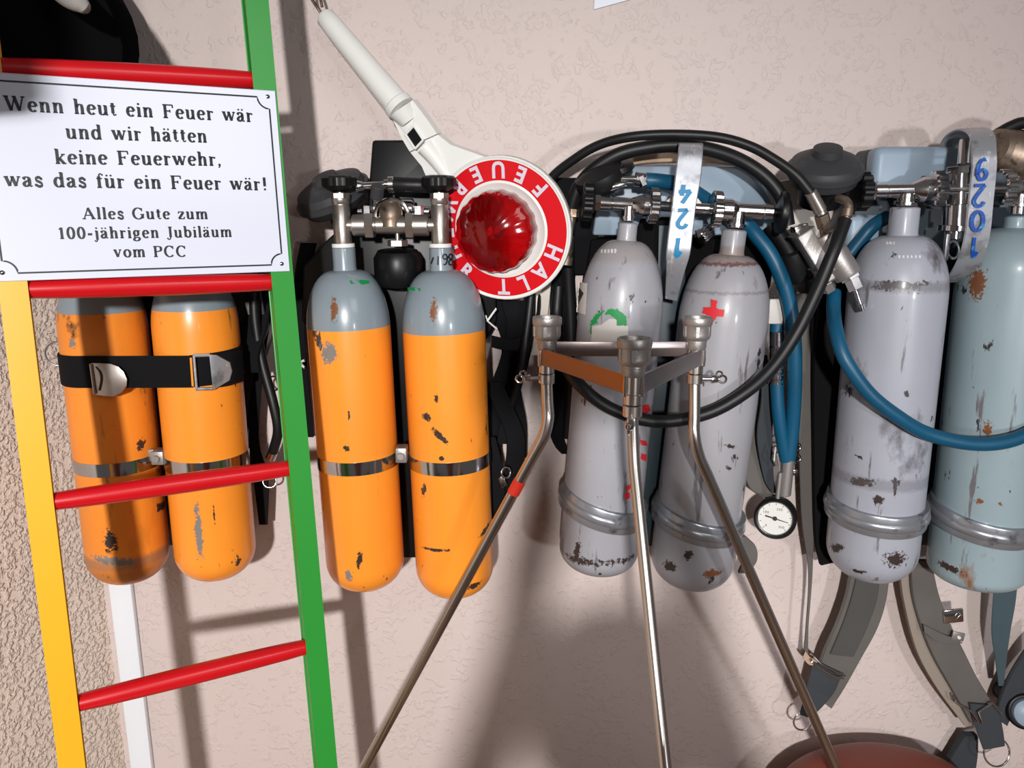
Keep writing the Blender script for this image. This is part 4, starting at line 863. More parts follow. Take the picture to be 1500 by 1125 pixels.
# emblem marks
patch(c1, [(872, 492), (880, 492), (880, 468), (892, 456), (916, 458), (916, 478), (918, 492), (904, 492), (904, 466), (890, 466), (890, 492)][:0] or [(880, 476), (893, 467), (903, 467), (903, 477), (920, 477), (920, 507), (881, 507), (866, 500), (868, 478)], 'markwhite', 'emblem', label='white cross on green round emblem', off=.0006)
patch(c1, [(864, 487), (866, 470), (874, 460), (886, 454), (884, 458), (876, 468), (876, 474), (868, 476), (867, 489)], 'markgreen', 'emblem', jit=.8, off=.0010)
patch(c1, [(885, 460), (892, 452), (905, 453), (917, 462), (919, 477), (904, 477), (903, 468), (894, 462)], 'markgreen', 'emblem', jit=.8, off=.0010)
patch(c1, [(848, 413), (861, 415), (858, 461), (845, 457)], 'markwhite', 'sticker'); patch(c1, [(847, 418), (856, 430), (848, 446)], 'bluedark' if False else 'markdark', 'sticker', off=.001)
patch(c2, [(1042, 438), (1051, 440), (1050, 451), (1062, 454), (1060, 464), (1050, 464), (1046, 472), (1039, 470), (1040, 463), (1029, 459), (1031, 450), (1041, 450)], 'markred', 'red_cross', jit=.6, label='painted red cross')
for pl in ([(938, 594), (950, 592), (952, 602), (944, 608), (940, 602)], [(937, 644), (946, 646), (948, 653), (939, 652)], [(939, 664), (947, 666), (946, 676), (938, 672)], [(916, 714), (924, 708), (925, 714), (918, 720)], [(914, 722), (922, 721), (923, 729), (916, 732)]):
    patch(c1, pl, 'markred', 'paint_mark')
for c, pl, m in ((c1, [(842, 798), (850, 796), (848, 803), (845, 806), (845, 824), (841, 824)], 'markdark'), (c1, [(855, 586), (859, 584), (859, 592), (855, 592)], 'markdark'), (c1, [(903, 604), (908, 604), (907, 610), (903, 609)], 'markdark'),
                 (c1, [(822, 800), (840, 818), (870, 824), (905, 822), (932, 808), (906, 826), (870, 829), (838, 823)], 'markdark'), (c2, [(1062, 650), (1078, 652), (1076, 658), (1062, 655)], 'markdark'), (c2, [(1065, 683), (1071, 683), (1070, 688), (1066, 688)], 'markdark'),
                 (c2, [(976, 822), (990, 828), (984, 836), (974, 832)], 'markdark'), (c2, [(1000, 812), (1010, 808), (1014, 816), (1004, 822)], 'markdark'), (c2, [(1030, 838), (1052, 832), (1054, 842), (1036, 846)], 'markrust')):
    patch(c, pl, m, 'paint_chip', jit=.8)
c1['n'] = (.0132, .02, .105); c2['n'] = (.0165, .03, .098)
0 and shoulder_patch(c2, [(1033, 384), (1050, 386), (1070, 388), (1095, 388), (1118, 389), (1112, 391), (1095, 391), (1070, 391), (1050, 389), (1036, 387)], 'markrust')
for i in range(5): shoulder_patch(c1, [(880+i*5, 366-i*.5), (883+i*5, 365), (883+i*5, 370), (880+i*5, 371)], 'stamp', 'stamped_mark')

# pressure reducer block
rb = MB(); Yr = -.15
r0, r1 = P(1206, 345, Yr), P(1243, 405, Yr-.01); rb.lathe([(.017, 0), (.018, .003), (.018, .022), (.0165, .023), (.0165, .025), (.018, .026), (.018, (r1-r0).length-.003), (.0165, (r1-r0).length)], r0, r1-r0, 32)
e = (r1-r0).normalized()
ro = part('pressure_reducer', rb, M['cast'], CC, 'diagonal silver pressure reducer block')
part('reducer_block', MB().box(P(1192, 370, Yr), e*.033, e.cross(V((0, 1, 0)))*.0115, (0, .014, 0), .003).box(P(1206, 400, Yr), e*.012, e.cross(V((0, 1, 0)))*.010, (0, .012, 0), .002), M['cast'], ro)
part('ferrule', MB().cyl(P(1187, 281, -.175), P(1202, 309, -.172), .0080, .0088).cyl(P(1201, 307, -.172), P(1204, 314, -.172), .0075), M['steel'], ro)
part('inlet_nut', MB().hexn(P(1203, 314, -.17), P(1208, 332, -.165), .0098).cyl(P(1206, 332, -.165), P(1209, 345, -.16), .006), M['brass'], ro)
part('outlet_nut', MB().hexn(P(1242, 400, Yr-.01), P(1247, 409, Yr-.012), .0135).hexn(P(1247, 408, Yr-.012), P(1254, 424, Yr-.015), .0105).cyl(P(1252, 422, Yr-.015), P(1262, 452, Yr-.018), .0042).cyl(P(1260, 445, Yr-.018), P(1263, 455, Yr-.018), .0048), M['chrome'], ro)
part('outlet_nut', MB().hexn(P(1208, 412, -.145), P(1214, 424, -.14), .011), M['cast'], ro)
part('mounting_plate', MB().prism([P(x, y, -.07) for x, y in [(1128, 268), (1160, 262), (1182, 300), (1214, 322), (1216, 348), (1190, 352), (1160, 372), (1148, 330)]], (0, .012, 0), bev=.002), M['cream'], ro, 'cream bracket plate')
part('hose_clip', MB().box(P(1171, 334, -.12), (.009, 0, .003), (0, .01, 0), (-.001, 0, .004), .001), M['chrome'], ro)
part('rubber_boot', MB().lathe([(.018, 0), (.021, .003), (.021, .035), (.016, .045), (0, .048)], P(1160, 368, -.10), (P(1174, 410, -.1)-P(1160, 368, -.1)), 28).tube(cr([P(1130, 330, -.08), P(1146, 352, -.09), P(1160, 375, -.1)], 5), .013, 14), M['rubber'], ro, 'black rubber boot')

# ---- apparatus D
DD = thing('breathing_apparatus', 'grey and pale blue-green twin cylinder set at the right, number 1029 on its handle', 'breathing apparatus', P(1350, 855, -.1), group='breathing sets hung along the wall')
d1 = cylinder(DD, (1326, 303), (1273, 845), .0640, M['grey3'], sh=.085, neck=.0190, neckl=.034, flat=.82, label='scuffed grey cylinder')
d2 = cylinder(DD, (1490, 316), (1427, 853), .0670, M['teal'], sh=.062, neck=.0150, neckl=.012, flat=.42, label='pale blue-green cylinder with rust spots')
plate(DD, [(1276, 218), (1400, 218), (1500, 222), (1520, 300), (1520, 420), (1480, 520), (1440, 800), (1230, 800), (1196, 640), (1196, 400), (1232, 330), (1262, 262)], 0, .05, 'plastic' if False else 'bluedark', label='slate back frame')
part('back_cushion', MB().box(P(1336, 252, -.065), (.062, 0, 0), (0, .018, 0), (0, 0, .034), .012, seg=4), M['bluepaint'], DD, 'light blue rounded back shell')
part('back_cushion', MB().box(P(1262, 345, -.06), (.026, 0, 0), (0, .015, 0), (0, 0, .03), .010, seg=4), M['bluepaint'], DD)
yl = dict(xa=1280, ya=280, sl=-.02)
v = MB(); seg(v, 1271, 1280, 0, 0, .0125, fn='hexn', **yl); seg(v, 1279, 1298, 0, 0, .0102, **yl); seg(v, 1297, 1342, 0, 0, .0098, **yl); seg(v, 1334, 1352, 0, 0, .0105, .0175, **yl); seg(v, 1350, 1364, 0, 0, .0176, **yl)
v.cyl(q_(1328, 283), q_(1326, 302), .0118).cyl(q_(1327, 296), q_(1326, 301), .0155)
vo = part('valve', v, M['chrome'], DD); hw = MB(); seg(hw, 1254, 1271, 0, 0, .0265, fn='knurl', **yl); part('handwheel', hw, M['plastic'], vo)
v = MB(); seg(v, 1477, 1486, 0, 0, .0176, **yl); seg(v, 1484, 1525, 0, 0, .0115, **yl); v.cyl(q_(1494, 284), q_(1491, 314), .0105).cyl(q_(1493, 298), q_(1492, 303), .02)
part('valve', v, M['chrome'], DD)
m_ = MB(); seg(m_, 1378, 1462, 0, 0, .0078, **yl); m_.cyl(P(1404, 250, -.125), P(1402, 300, -.125), .0125).hexn(P(1404, 243, -.125), P(1404, 254, -.125), .0145).cyl(P(1400, 298, -.12), P(1398, 332, -.12), .016).cyl(P(1398, 330, -.12), P(1397, 338, -.12), .021).cyl(P(1397, 338, -.12), P(1396, 350, -.12), .011)
m_.prism([q_(1378, 262), q_(1396, 253), q_(1392, 270)], (0, .006, 0))
m_.cyl(P(1416, 205, -.1), P(1413, 243, -.11), .010)
mo = part('manifold', m_, M['chrome'], DD)
for xx in ((1362, 1379), (1461, 1478)):
    g = MB(); seg(g, *xx, 0, 0, .0255, fn='knurl', **yl); part('coupling_nut', g, M['chrome'], mo)
part('clip', MB().box(P(1386, 362, -.13), (.003, 0, 0), (0, .004, 0), (0, 0, .018), .001).torus(P(1396, 366, -.12), (.5, -1, .2), .012, .0018), M['alu'], mo)
hp_ = [(1400, 300, -.05), (1393, 240, -.055), (1398, 206, -.075), (1418, 190, -.115), (1437, 196, -.165), (1441, 222, -.19), (1441, 250, -.196), (1436, 300, -.198), (1432, 340, -.196), (1424, 372, -.188), (1408, 398, -.16), (1392, 412, -.13)]
ct = [P(*p) for p in hp_]
hmb = MB().strap(ct, [pr(ct[0], 17)]*2+[pr(p, 19) for p in ct[2:-2]]+[pr(ct[-1], 15), pr(ct[-1], 10)], .0035, 6, wd=(1, 0, .05))
ho = part('carrying_handle', hmb, M['alu'], DD)
numb2(ho, [('9', 1438, 248, 32, 18), ('2', 1434, 286, 32, 18), ('0', 1431, 324, 28, 20), ('1', 1427, 362, 28, 16)], [(x_, y_, Y_-.001) for x_, y_, Y_ in dense(hp_, 6)[32:]], 'markdblue', .16)
bulge_ring(d1, .02, (1277, 764), .10, DD); bulge_ring(d2, .10, (1437, 777), .14, DD)
lc_ = P(1208, 248, -.12); ax = V((-.10, -.45, .88)).normalized(); RR = pr(lc_, 53)
lv = MB().lathe([(RR*.7, -.022), (RR*.9, -.016), (RR*.96, -.006), (RR*1.02, -.004), (RR*1.02, .003), (RR*.95, .005), (RR*.9, .011), (RR*.55, .02), (RR*.4, .021), (RR*.38, .030), (RR*.3, .031), (0, .031)], lc_, ax, 44)
lo_ = part('lung_valve', lv, M['rubgrey'], DD, 'black rubber lung valve cap')
part('valve_body', MB().lathe([(.03, 0), (.032, .01), (.03, .03), (.02, .034)], lc_-ax*.018, -ax, 32), M['plastic'], lo_)
hose(DD, [(1222, 428, -.13), (1221, 455, -.15), (1225, 485, -.185), (1238, 526, -.205), (1273, 576, -.212), (1316, 611, -.214), (1358, 635, -.212), (1415, 649, -.214), (1462, 649, -.214), (1502, 637, -.21), (1540, 612, -.2)], 10.5, 'bluehose', label='blue hose looped across the right cylinders')
hose(DD, [(1300, 318, -.07), (1280, 330, -.08), (1262, 350, -.08), (1245, 372, -.08)], 10, 'bluehose')
for c, pl, m in ((d1, [(1228, 566), (1245, 562), (1254, 572), (1246, 580), (1230, 574)], 'markdark'), (d1, [(1238, 698), (1250, 700), (1268, 704), (1290, 702), (1288, 710), (1262, 712), (1240, 708)], 'markdark'), (d1, [(1216, 798), (1234, 796), (1236, 806), (1220, 806)], 'markdark'),
                 (d1, [(1296, 818), (1312, 808), (1326, 812), (1322, 828), (1304, 830)], 'markdark'), (d1, [(1324, 574), (1331, 574), (1328, 582)], 'markdark'), (d1, [(1255, 666), (1264, 670), (1262, 673), (1255, 670)], 'markdark'), (d1, [(1309, 702), (1314, 702), (1313, 728), (1309, 726)], 'markdark'),
                 (d1, [(1277, 730), (1290, 726), (1294, 734), (1284, 740)], 'markdark'), (d1, [(1250, 838), (1262, 836), (1270, 842), (1256, 843)], 'markdark'), (d1, [(1270, 420), (1285, 414), (1305, 412), (1330, 416), (1365, 414), (1360, 422), (1320, 424), (1280, 424)], 'markdark'),
                 (d2, [(1420, 400), (1428, 394), (1432, 412), (1448, 414), (1446, 422), (1432, 424), (1426, 432), (1419, 428)], 'markrust'), (d2, [(1443, 622), (1450, 618), (1453, 632), (1446, 640), (1442, 634)], 'markrust'), (d2, [(1430, 732), (1440, 732), (1438, 738), (1431, 737)], 'markrust'), (d2, [(1462, 736), (1468, 737), (1466, 741)], 'markrust'),
                 (d2, [(1366, 812), (1380, 826), (1420, 842), (1420, 845), (1380, 832)], 'markdark'), (d2, [(1440, 506), (1446, 508), (1444, 512)], 'markdark')):
    patch(c, pl, m, 'paint_chip', jit=.9)
d1['n'] = (.0190, .034, .085)
for i in range(6): shoulder_patch(d1, [(1316+i*6, 374), (1319+i*6, 374), (1319+i*6, 378), (1316+i*6, 378)], 'stamp', 'stamped_mark')
for i in range(3): shoulder_patch(d1, [(1298+i*5, 354), (1301+i*5, 354), (1301+i*5, 358), (1298+i*5, 358)], 'stamp', 'stamped_mark')
# straps of D
def strap_edges(par, Lp, Rp, Y0, Y1, t, m, name='harness_strap', label=None):
    n = len(Lp); A_ = [P(*p, Y0+(Y1-Y0)*i/(n-1)) for i, p in enumerate(Lp)]; B_ = [P(*p, Y0+(Y1-Y0)*i/(n-1)) for i, p in enumerate(Rp)]
    return part(name, MB().ribbon(A_, B_, t, 6), M[m], par, label)
strap_edges(DD, [(1196, 400), (1190, 520), (1190, 650), (1192, 780), (1200, 826)], [(1240, 400), (1232, 520), (1226, 650), (1222, 780), (1226, 820)], -.06, -.05, .012, 'matte', label='black padded strap')
strap_edges(DD, [(1160, 430), (1166, 540), (1170, 650), (1174, 760), (1184, 840), (1180, 920), (1176, 964)], [(1184, 430), (1190, 540), (1192, 650), (1192, 760), (1190, 840), (1184, 920), (1184, 968)], -.04, -.05, .003, 'webgrey', label='long thin grey webbing')
s1 = strap_edges(DD, [(1244, 835), (1236, 875), (1222, 915), (1204, 955), (1196, 990), (1198, 1022)], [(1304, 835), (1298, 880), (1285, 920), (1262, 962), (1238, 1004), (1217, 1036)], -.05, -.05, .010, 'webgrey', label='grey padded shoulder strap hanging left')
strap_edges(DD, [(1256, 838), (1246, 880), (1232, 920), (1216, 958)], [(1290, 840), (1284, 880), (1270, 920), (1250, 962)], -.058, -.058, .003, 'facing', name='strap_facing')
strap_edges(DD, [(1192, 968), (1186, 990), (1178, 1020), (1171, 1046)], [(1232, 992), (1222, 1014), (1206, 1034), (1188, 1052)], -.062, -.06, .003, 'websl', label='dark strap end')
part('buckle', MB().tube(cr([P(1188, 966, -.066), P(1192, 972, -.07), P(1220, 990, -.07), P(1236, 994, -.068)], 4), .0018, 8).tube(cr([P(1192, 962, -.066), P(1205, 974, -.07), P(1224, 984, -.07), P(1238, 990, -.068)], 4), .0018, 8), M['chrome'], s1)
part('strap_ring', MB().torus(P(1176, 1056, -.06), (.1, -1, .1), pr(P(1176, 1056, -.06), 14), .0016), M['chrome'], DD)
part('strap_end_joint', MB().strap([P(1178, 958, -.055), P(1186, 968, -.06), P(1196, 970, -.06)], .006, .004, wd=(.3, 0, 1)), M['tan'], DD)
s2 = strap_edges(DD, [(1332, 820), (1335, 870), (1348, 918), (1366, 962), (1392, 1008), (1420, 1058)], [(1364, 820), (1375, 870), (1390, 910), (1410, 950), (1432, 994), (1458, 1036)], -.055, -.06, .008, 'webgrey', label='grey padded shoulder strap hanging right')
strap_edges(DD, [(1316, 838), (1322, 880), (1340, 950), (1370, 1006), (1412, 1062)], [(1336, 838), (1340, 880), (1360, 950), (1392, 1006), (1424, 1060)], -.045, -.05, .010, 'webtan', name='strap_edge')
strap_edges(DD, [(1352, 914), (1368, 922), (1385, 930), (1397, 934)], [(1354, 926), (1370, 938), (1388, 942), (1410, 942)], -.068, -.07, .003, 'webgrey', name='strap_tab')
part('buckle', MB().box(P(1396, 902, -.062), (.016, 0, .002), (0, .0025, 0), (-.002, 0, .012), .002).torus(P(1400, 901, -.068), (0, -1, 0), .009, .0018, 4, 8), M['chrome'], s2)
part('buckle', MB().box(P(1403, 932, -.07), (.010, 0, -.002), (0, .002, 0), (0.001, 0, .007), .001).cyl(P(1405, 934, -.074), P(1405, 934, -.07), .003), M['cast'], s2)
strap_edges(DD, [(1420, 1030), (1424, 1050), (1432, 1076), (1440, 1098)], [(1462, 1034), (1466, 1052), (1470, 1074), (1472, 1092)], -.07, -.07, .003, 'websl', label='dark strap end')
part('buckle', MB().tube(cr([P(1396, 1018, -.07), P(1402, 1030, -.074), P(1422, 1042, -.076), P(1432, 1056, -.076)], 4), .002, 8).tube([P(1440, 1060, -.077), P(1433, 1043, -.077), P(1454, 1030, -.077), P(1468, 1046, -.077)], .002, 8), M['chrome'], s2)
part('strap_ring', MB().torus(P(1460, 1102, -.07), (.1, -1, .3), pr(P(1460, 1102, -.07), 20), .0016), M['chrome'], DD)
strap_edges(DD, [(1458, 830), (1454, 880), (1452, 926), (1458, 970), (1462, 1004)], [(1492, 830), (1488, 880), (1480, 926), (1474, 970), (1470, 1004)], -.06, -.05, .003, 'webteal', label='teal grey webbing')
strap_edges(DD, [(1530, 920), (1504, 948), (1480, 985), (1464, 1020), (1456, 1050)], [(1530, 968), (1512, 990), (1496, 1018), (1484, 1040), (1474, 1062)], -.05, -.055, .008, 'websl')

# ---- other things on the wall and bench
tr = thing('facepiece_connector', 'tarnished ribbed metal hose connector at the top right edge', 'connector', P(1490, 265, -.06))
cn = MB(); a, b = P(1447, 215, -.11), P(1515, 238, -.085)
cn.lathe([(.012, 0), (.018, .004), (.026, .008), (.0285, .016), (.026, .018), (.030, .024), (.0275, .026), (.032, .032), (.029, .034), (.034, .042), (.034, .06), (.036, .075)], a, b-a, 36)
part('ribbed_collar', cn, M['brass'], tr); part('mount', MB().cyl(P(1490, 230, -.09), V((P(1490, 230, -.09).x, -.001, P(1490, 230, -.09).z)), .02), M['rubber'], tr)
part('hose', MB().tube(cr([P(1462, 196, -.1), P(1480, 186, -.1), P(1500, 180, -.1), P(1530, 186, -.1)], 5), .008, 12), M['rubber'], tr)
kb = thing('rubber_cap', 'small pale green knob with dark rim at the bottom right corner', 'cap', P(1500, 1075, -.06))
part('knob', MB().lathe([(.02, -.02), (.024, 0), (.022, .012), (.012, .018), (0, .019)], P(1502, 1042, -.065), (-.2, -1, .3), 32), M['bluepaint'], kb)
part('rim', MB().torus(P(1502, 1042, -.065), (-.2, -1, .3), .025, .005, 36, 10), M['plastic'], kb)
part('stem', MB().cyl(P(1502, 1042, -.065), V((P(1502, 1042, -.065).x, -.001, P(1502, 1042, -.065).z)), .018), M['plastic'], kb)
blk = MB().strap([P(1400+20, 1075, -.03), P(1412, 1100, -.03), P(1402, 1130, -.03), P(1396, 1170, -.03)], [.012, .022, .03, .03], .014)
tag(part('dark_cloth', blk, M['websl']), 'dark grey folded cloth behind the right strap ring at the bottom', 'cloth')
# brown bag on the bench
bg = MB(); bc = P(1285, 1125, -.10); bc.z = BT; top = P(1275, 1106, -.10).z  # rounded reddish brown form resting on the worktop
bw = .185; prof = []
n = 40; rows = 12; vs_ = []
for j in range(rows+1):
    t = j/rows; zz = BT + (top-BT)*math.sin(t*math.pi/2); sc = math.cos(t*math.pi/2)**.55 if j < rows else 0.001
    for i in range(n):
        a = 2*math.pi*i/n; vs_.append(V((bc.x + bw*sc*math.cos(a)*(1+.02*math.sin(3*a)), -.115 + .105*sc*math.sin(a), zz)))
bg.add(vs_, [[j*n+i, j*n+(i+1) % n, (j+1)*n+(i+1) % n, (j+1)*n+i] for j in range(rows) for i in range(n)] + [list(range(n))[::-1]])
tag(part('brown_dome', bg, M['redbrown']), 'reddish brown rounded bag under the grey straps at the bottom', 'dome')
# paper on the wall
pp = [P(870, 14, -.002), P(921, 0, -.002), P(960, -30, -.002), P(872, -30, -.002)]
tag(part('paper_sheet', MB().prism(pp, (0, -.001, 0)), M['paper']), 'corner of a white paper sheet on the upper wall', 'paper')
# jacket
jk = thing('black_jacket', 'black jacket hanging at the upper left corner above the plaque', 'jacket', (XL+.08, -.4, H+.02))
jb = MB(); n = 46; rows = 26; vs_ = []
for j in range(rows+1):
    t = j/rows; zz = H + .03 + .62*t
    for i in range(n):
        a = 2*math.pi*i/n
        yy = -.20 + .15*math.cos(a); fold = .010*math.sin(7*a + t*5) + .006*math.sin(13*a - t*9)
        x0 = xw(yy)+.006; xx = x0 + (XL-.06-x0)*(1+math.sin(a))/2 + (.062 + fold + .02*math.sin(t*6))*(1+math.sin(a))*(1.6-.45*t)
        vs_.append(V((xx, yy + fold, zz + .01*math.sin(3*a))))
jb.add(vs_, [[j*n+i, j*n+(i+1) % n, (j+1)*n+(i+1) % n, (j+1)*n+i] for j in range(rows) for i in range(n)] + [list(range(n))[::-1], [rows*n+i for i in range(n)]])
part('jacket_body', jb, M['cloth'], jk)
fb = MB(); n = 40; rows = 14; vs_ = []
for j in range(rows+1):
    t = j/rows
    for i in range(n):
        a = 2*math.pi*i/n; x0 = xw(-.63)+.02; hw = (-.468-x0)/2*(1-.12*t+.03*math.sin(5*t))
        vs_.append(V((x0 + hw + hw*math.cos(a), -.63 + (.045+.012*math.sin(5*a+3*t))*math.sin(a), H + .105 + .5*t + .02*math.cos(a)**2)))
fb.add(vs_, [[j*n+i, j*n+(i+1) % n, (j+1)*n+(i+1) % n, (j+1)*n+i] for j in range(rows) for i in range(n)] + [list(range(n))[::-1], [rows*n+i for i in range(n)]])
part('jacket_shade_panel', fb, M['cloth'], jk)  # unseen panel added to shade the wall, top rung and plaque
sl = MB().tube(cr([(XL+.09, -.30, H+.60), (XL+.10, -.55, H+.52), (XL+.12, -.80, H+.44), (XL+.20, -.94, H+.31), (XL+.225, -.98, H+.165)], 8), [.07, .055], 18)
part('sleeve', sl, M['cloth'], jk)  # unseen bulk, bulged out to shade the plaque corner
part('scarf', MB().tube(cr([P(80, -28, -.28), P(100, -6, -.30), P(118, 6, -.31), P(124, 12, -.30)], 5), [.016, .006], 14), M['clothgrey'], jk, 'light grey knitted edge')

# ---- tripod stand
tp = thing('tripod_stand', 'steel tripod with three pipe cups on a triangular bracket in front of the cylinders', 'tripod', (.133, -.36, BT))
bars = {'L': D(801, 524, .955), 'F': D(928, 552, .80), 'R': D(1019, 527, .955)}
zb = (bars['L'].z + bars['F'].z + bars['R'].z)/3
for k in bars: bars[k].z = zb
def cup(c, s=1):
    prof = [(.0105, .008), (.0118, .010), (.0118, .017), (.0124, .0175), (.0124, .0195), (.0150, .0215), (.0163, .0245), (.0165, .027), (.0165, .037), (.0172, .0385), (.0178, .0395), (.0178, .0460), (.0172, .0475), (.0155, .0475), (.0148, .046), (.0144, .034), (0, .034)]
    m = MB().lathe(prof, c, (0, 0, 1), 36)
    for k in range(6):
        a = math.radians(60*k+20); e = V((math.cos(a), math.sin(a), 0)); m.box(c+e*.0163+V((0, 0, .031)), e*.0010, V((-e.y, e.x, 0))*.002, V((0, 0, .0060)), .0003)
    return m
sc = {'L': 1.0, 'F': 1.0, 'R': 1.0}
ctr = (bars['L']+bars['F']+bars['R'])/3
for k, c in bars.items():
    part('pipe_cup', cup(c), M['cast'], tp)
    sv = MB().cyl(c+V((0, 0, .012)), c+V((0, 0, -.012)), .0085, n=24).cyl(c+V((0, 0, -.010)), c+V((0, 0, -.0215)), .0095, n=24).cyl(c+V((0, 0, -.022)), c+V((0, 0, -.034)), .0100, n=24)
    for sx in (-1, 1): sv.tube([c+V((sx*.0085, -.004, .008)), c+V((sx*.009, -.005, -.004)), c+V((sx*.0085, -.004, -.012))], .0022, 8)
    so = part('socket', sv, M['rod'], tp)
    dz = {'L': V((-1, -.1, 0)), 'F': V((-.25, -1, -.2)), 'R': V((1, -.15, 0))}[k].normalized()
    wbm = MB(); wc = c+V((0, 0, -.028 if k != 'F' else -.033)); wbm.cyl(wc+dz*.008, wc+dz*.030, .0022, n=10).cyl(wc+dz*.020, wc+dz*.028, .0055, .0042)
    pz = V((0, 0, 1)); wbm.torus(wc+dz*.033, dz.cross(pz), .0045, .0014, 20, 8)
    wbm.torus(wc+dz*.029+V((0, 0, .006)), dz.cross(pz), .0035, .0012, 16, 8)
    part('wing_bolt', wbm, M['chrome'], so)
def bar(a, b, m, lab=None, inset=.006):
    d = (b-a).normalized(); n_ = d.cross(V((0, 0, 1))).normalized()
    if n_.y > 0: n_ = -n_
    part('flat_bar', MB().box((a+b)/2 + n_*.0075, (b-a)/2*.99, n_*.0015, V((0, 0, .0098)), .0004), M[m], tp, lab)
bar(bars['L'], bars['F'], 'bar', 'flat bar tinted with reflected orange'); bar(bars['F'], bars['R'], 'barplain')
part('flat_bar', MB().box((bars['L']+bars['R'])/2+V((0, .003, .008)), (bars['R']-bars['L'])/2*.93, (0, .0015, 0), (0, 0, .009), .0004), M['barplain'], tp)
def leg(k, pts, end):
    c = bars[k]; q = [c+V((0, 0, -.030))] + pts; d = (end-q[-1]); t = (BT+.004-q[-1].z)/d.z; fin = q[-1]+d*t
    pth = cr([q[0], q[0].lerp(q[1], .6)] + q[1:] + [q[-1]+d.normalized()*.03], 7) + [fin]
    o = part('leg', MB().tube(pth, {'L': .0072, 'F': .0060, 'R': .0070}[k], 16), M['rod'], tp); part('foot', MB().cyl(fin+V((0, 0, .012)), V((fin.x, fin.y, BT)), .009), M['rubber'], o)
    return q[-1], fin
l0 = leg('L', [D(803, 612, .957), D(796, 641, .962)], D(533, 1125, 1.15))
leg('F', [D(928, 655, .80), D(930, 690, .795)], D(975, 1125, .7255))
leg('R', [D(1017, 636, .957), D(1024, 668, .965)], D(1225, 1125, 1.15))
d = (l0[1]-l0[0]).normalized(); tpnt = l0[0]+d*.065
part('tape', MB().cyl(tpnt, tpnt+d*.021, .0080), M['redtape'], tp, 'red tape wrap')

c2['bands'] = [(362, 387, srgb(128, 104, 90), .002, .55), (385, 390, srgb(92, 44, 34), .0012, .8), (426, 430, srgb(96, 88, 90), .001, .5)]
c1['bands'] = [(352, 384, srgb(140, 126, 118), .004, .4)]
d1['bands'] = [(412, 426, srgb(100, 98, 100), .003, .55), (696, 712, srgb(86, 84, 88), .003, .4)]
a1['bands'] = [(812, 828, srgb(96, 92, 84), .004, .6), (828, 850, srgb(110, 66, 36), .006, .5)]
for c_y in (a1, a2, b1, b2, c1, c2, d1, d2): bake_spots(c_y)

# the photographer, standing behind the camera with the phone held up (casts the soft shadow on the lower wall)
ph = thing('person', 'person in a rust red shirt standing behind the camera holding a phone up', 'person', (.03, -1.56, 0))
hx, hy = .03, -1.50
HT = H-.155; o_ = ph.location
pel = (hx, hy-.06, .95)
class BB:
    def __init__(s): s.v = []; s.e = []; s.r = []
    def p(s, co, r, par=None):
        s.v.append(V(co)-V(o_)); s.r.append(r); k = len(s.v)-1
        if par is not None: s.e.append((par, k))
        return k
bb = BB(); root = bb.p((hx, hy-.08, .96), (.15, .11))
sp = bb.p((hx, hy-.07, 1.15), (.135, .10), root); chs = bb.p((hx, hy-.06, 1.32), (.155, .11), sp); nk_ = bb.p((hx, hy-.03, HT-.27), (.06, .06), chs); hdb = bb.p((hx, hy, HT-.20), (.062, .07), nk_); hm = bb.p((hx, hy+.01, HT-.12), (.078, .095), hdb); ht = bb.p((hx, hy, HT-.045), (.066, .08), hm)
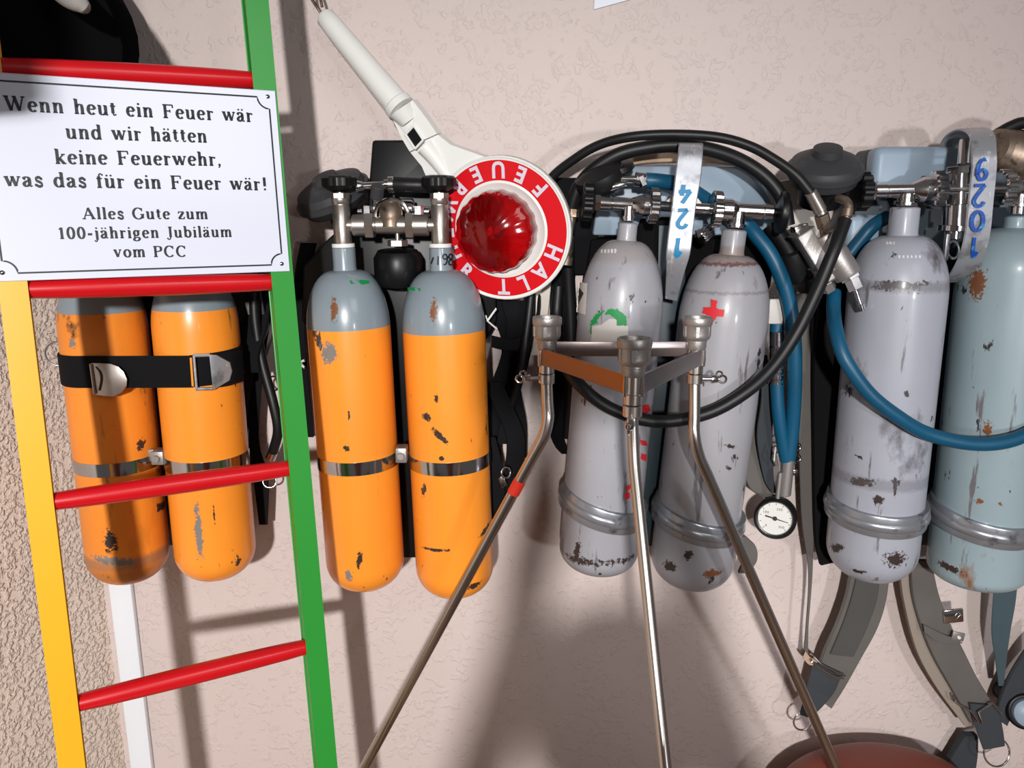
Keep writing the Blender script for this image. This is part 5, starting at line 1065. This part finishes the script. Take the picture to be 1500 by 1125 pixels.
for sx in (-1, 1):
    sh = bb.p((hx+sx*.17, hy-.05, 1.38), .055, chs); el = bb.p((hx+sx*.24, hy+.02, 1.20), .042, sh); wr = bb.p((hx+sx*.085, hy+.13, H-.36+.12), .028, el); hn = bb.p((hx+sx*.07, hy+.17, H-.12), (.036, .018), wr)
    for k in range(4): bb.p((hx+sx*(.055-.004*k), hy+.205-.004*k, H-.075+.022*k), .009, hn)
    bb.p((hx+sx*.04, hy+.185, H-.13), .010, hn)
    hp2 = bb.p((hx+sx*.10, hy-.08, .88), .085, root); kn2 = bb.p((hx+sx*.11, hy-.05, .50), .055, hp2); ak = bb.p((hx+sx*.12, hy-.09, .09), .038, kn2); bb.p((hx+sx*.13, hy+.03, .035), (.042, .03), ak)
me = bpy.data.meshes.new('body'); me.from_pydata([tuple(v) for v in bb.v], bb.e, []); bo_ = bpy.data.objects.new('body', me); C.objects.link(bo_); bo_.parent = ph
md = bo_.modifiers.new('skin', 'SKIN'); md.use_smooth_shade = True
for i, r in enumerate(bb.r): me.skin_vertices[0].data[i].radius = r if isinstance(r, tuple) else (r, r)
me.skin_vertices[0].data[0].use_root = True
sb = bo_.modifiers.new('sub', 'SUBSURF'); sb.levels = 1; sb.render_levels = 1; me.materials.append(M['skin'])
part('shirt', MB().lathe([(.10, -.2), (.17, -.19), (.165, 0), (.175, .14), (.19, .27), (.17, .36), (.10, .42), (.06, .45)], (hx, hy-.065, 1.02), (0, 0, 1), 28), M['shirt'], ph)
for sx in (-1, 1):
    part('sleeve', MB().tube([(hx+sx*.15, hy-.05, 1.40), (hx+sx*.205, hy-.01, 1.29), (hx+sx*.235, hy+.015, 1.22)], [.072, .058], 16), M['shirt'], ph)
    part('trouser_leg', MB().tube([(hx+sx*.08, hy-.08, .90), (hx+sx*.11, hy-.05, .50), (hx+sx*.12, hy-.09, .08)], [.115, .085, .07], 18), M['cloth'], ph)
part('hair', MB().lathe([(.088, -.07), (.098, -.02), (.094, .03), (.07, .07), (.03, .088), (0, .09)], (hx, hy-.02, HT-.095), (0, -.25, 1), 28), M['cloth'], ph)
part('nose', MB().lathe([(.014, 0), (.010, .02), (0, .03)], (hx, hy+.09, HT-.14), (0, 1, -.3), 10), M['skin'], ph)
for sx in (-1, 1): part('eye', MB().lathe([(.012, 0), (.009, .007), (0, .01)], (hx+sx*.032, hy+.085, HT-.11), (0, 1, 0), 12), M['dial'], ph); part('ear', MB().lathe([(.02, -.006), (.028, 0), (.02, .008)], (hx+sx*.083, hy, HT-.13), (sx, 0, 0), 12), M['skin'], ph)
tag(part('phone', MB().box((hx-.03, -1.238, H), (.078, 0, 0), (0, .004, 0), (0, 0, .037), .003), M['plastic']), 'black phone held level in both raised hands of the photographer', 'phone')
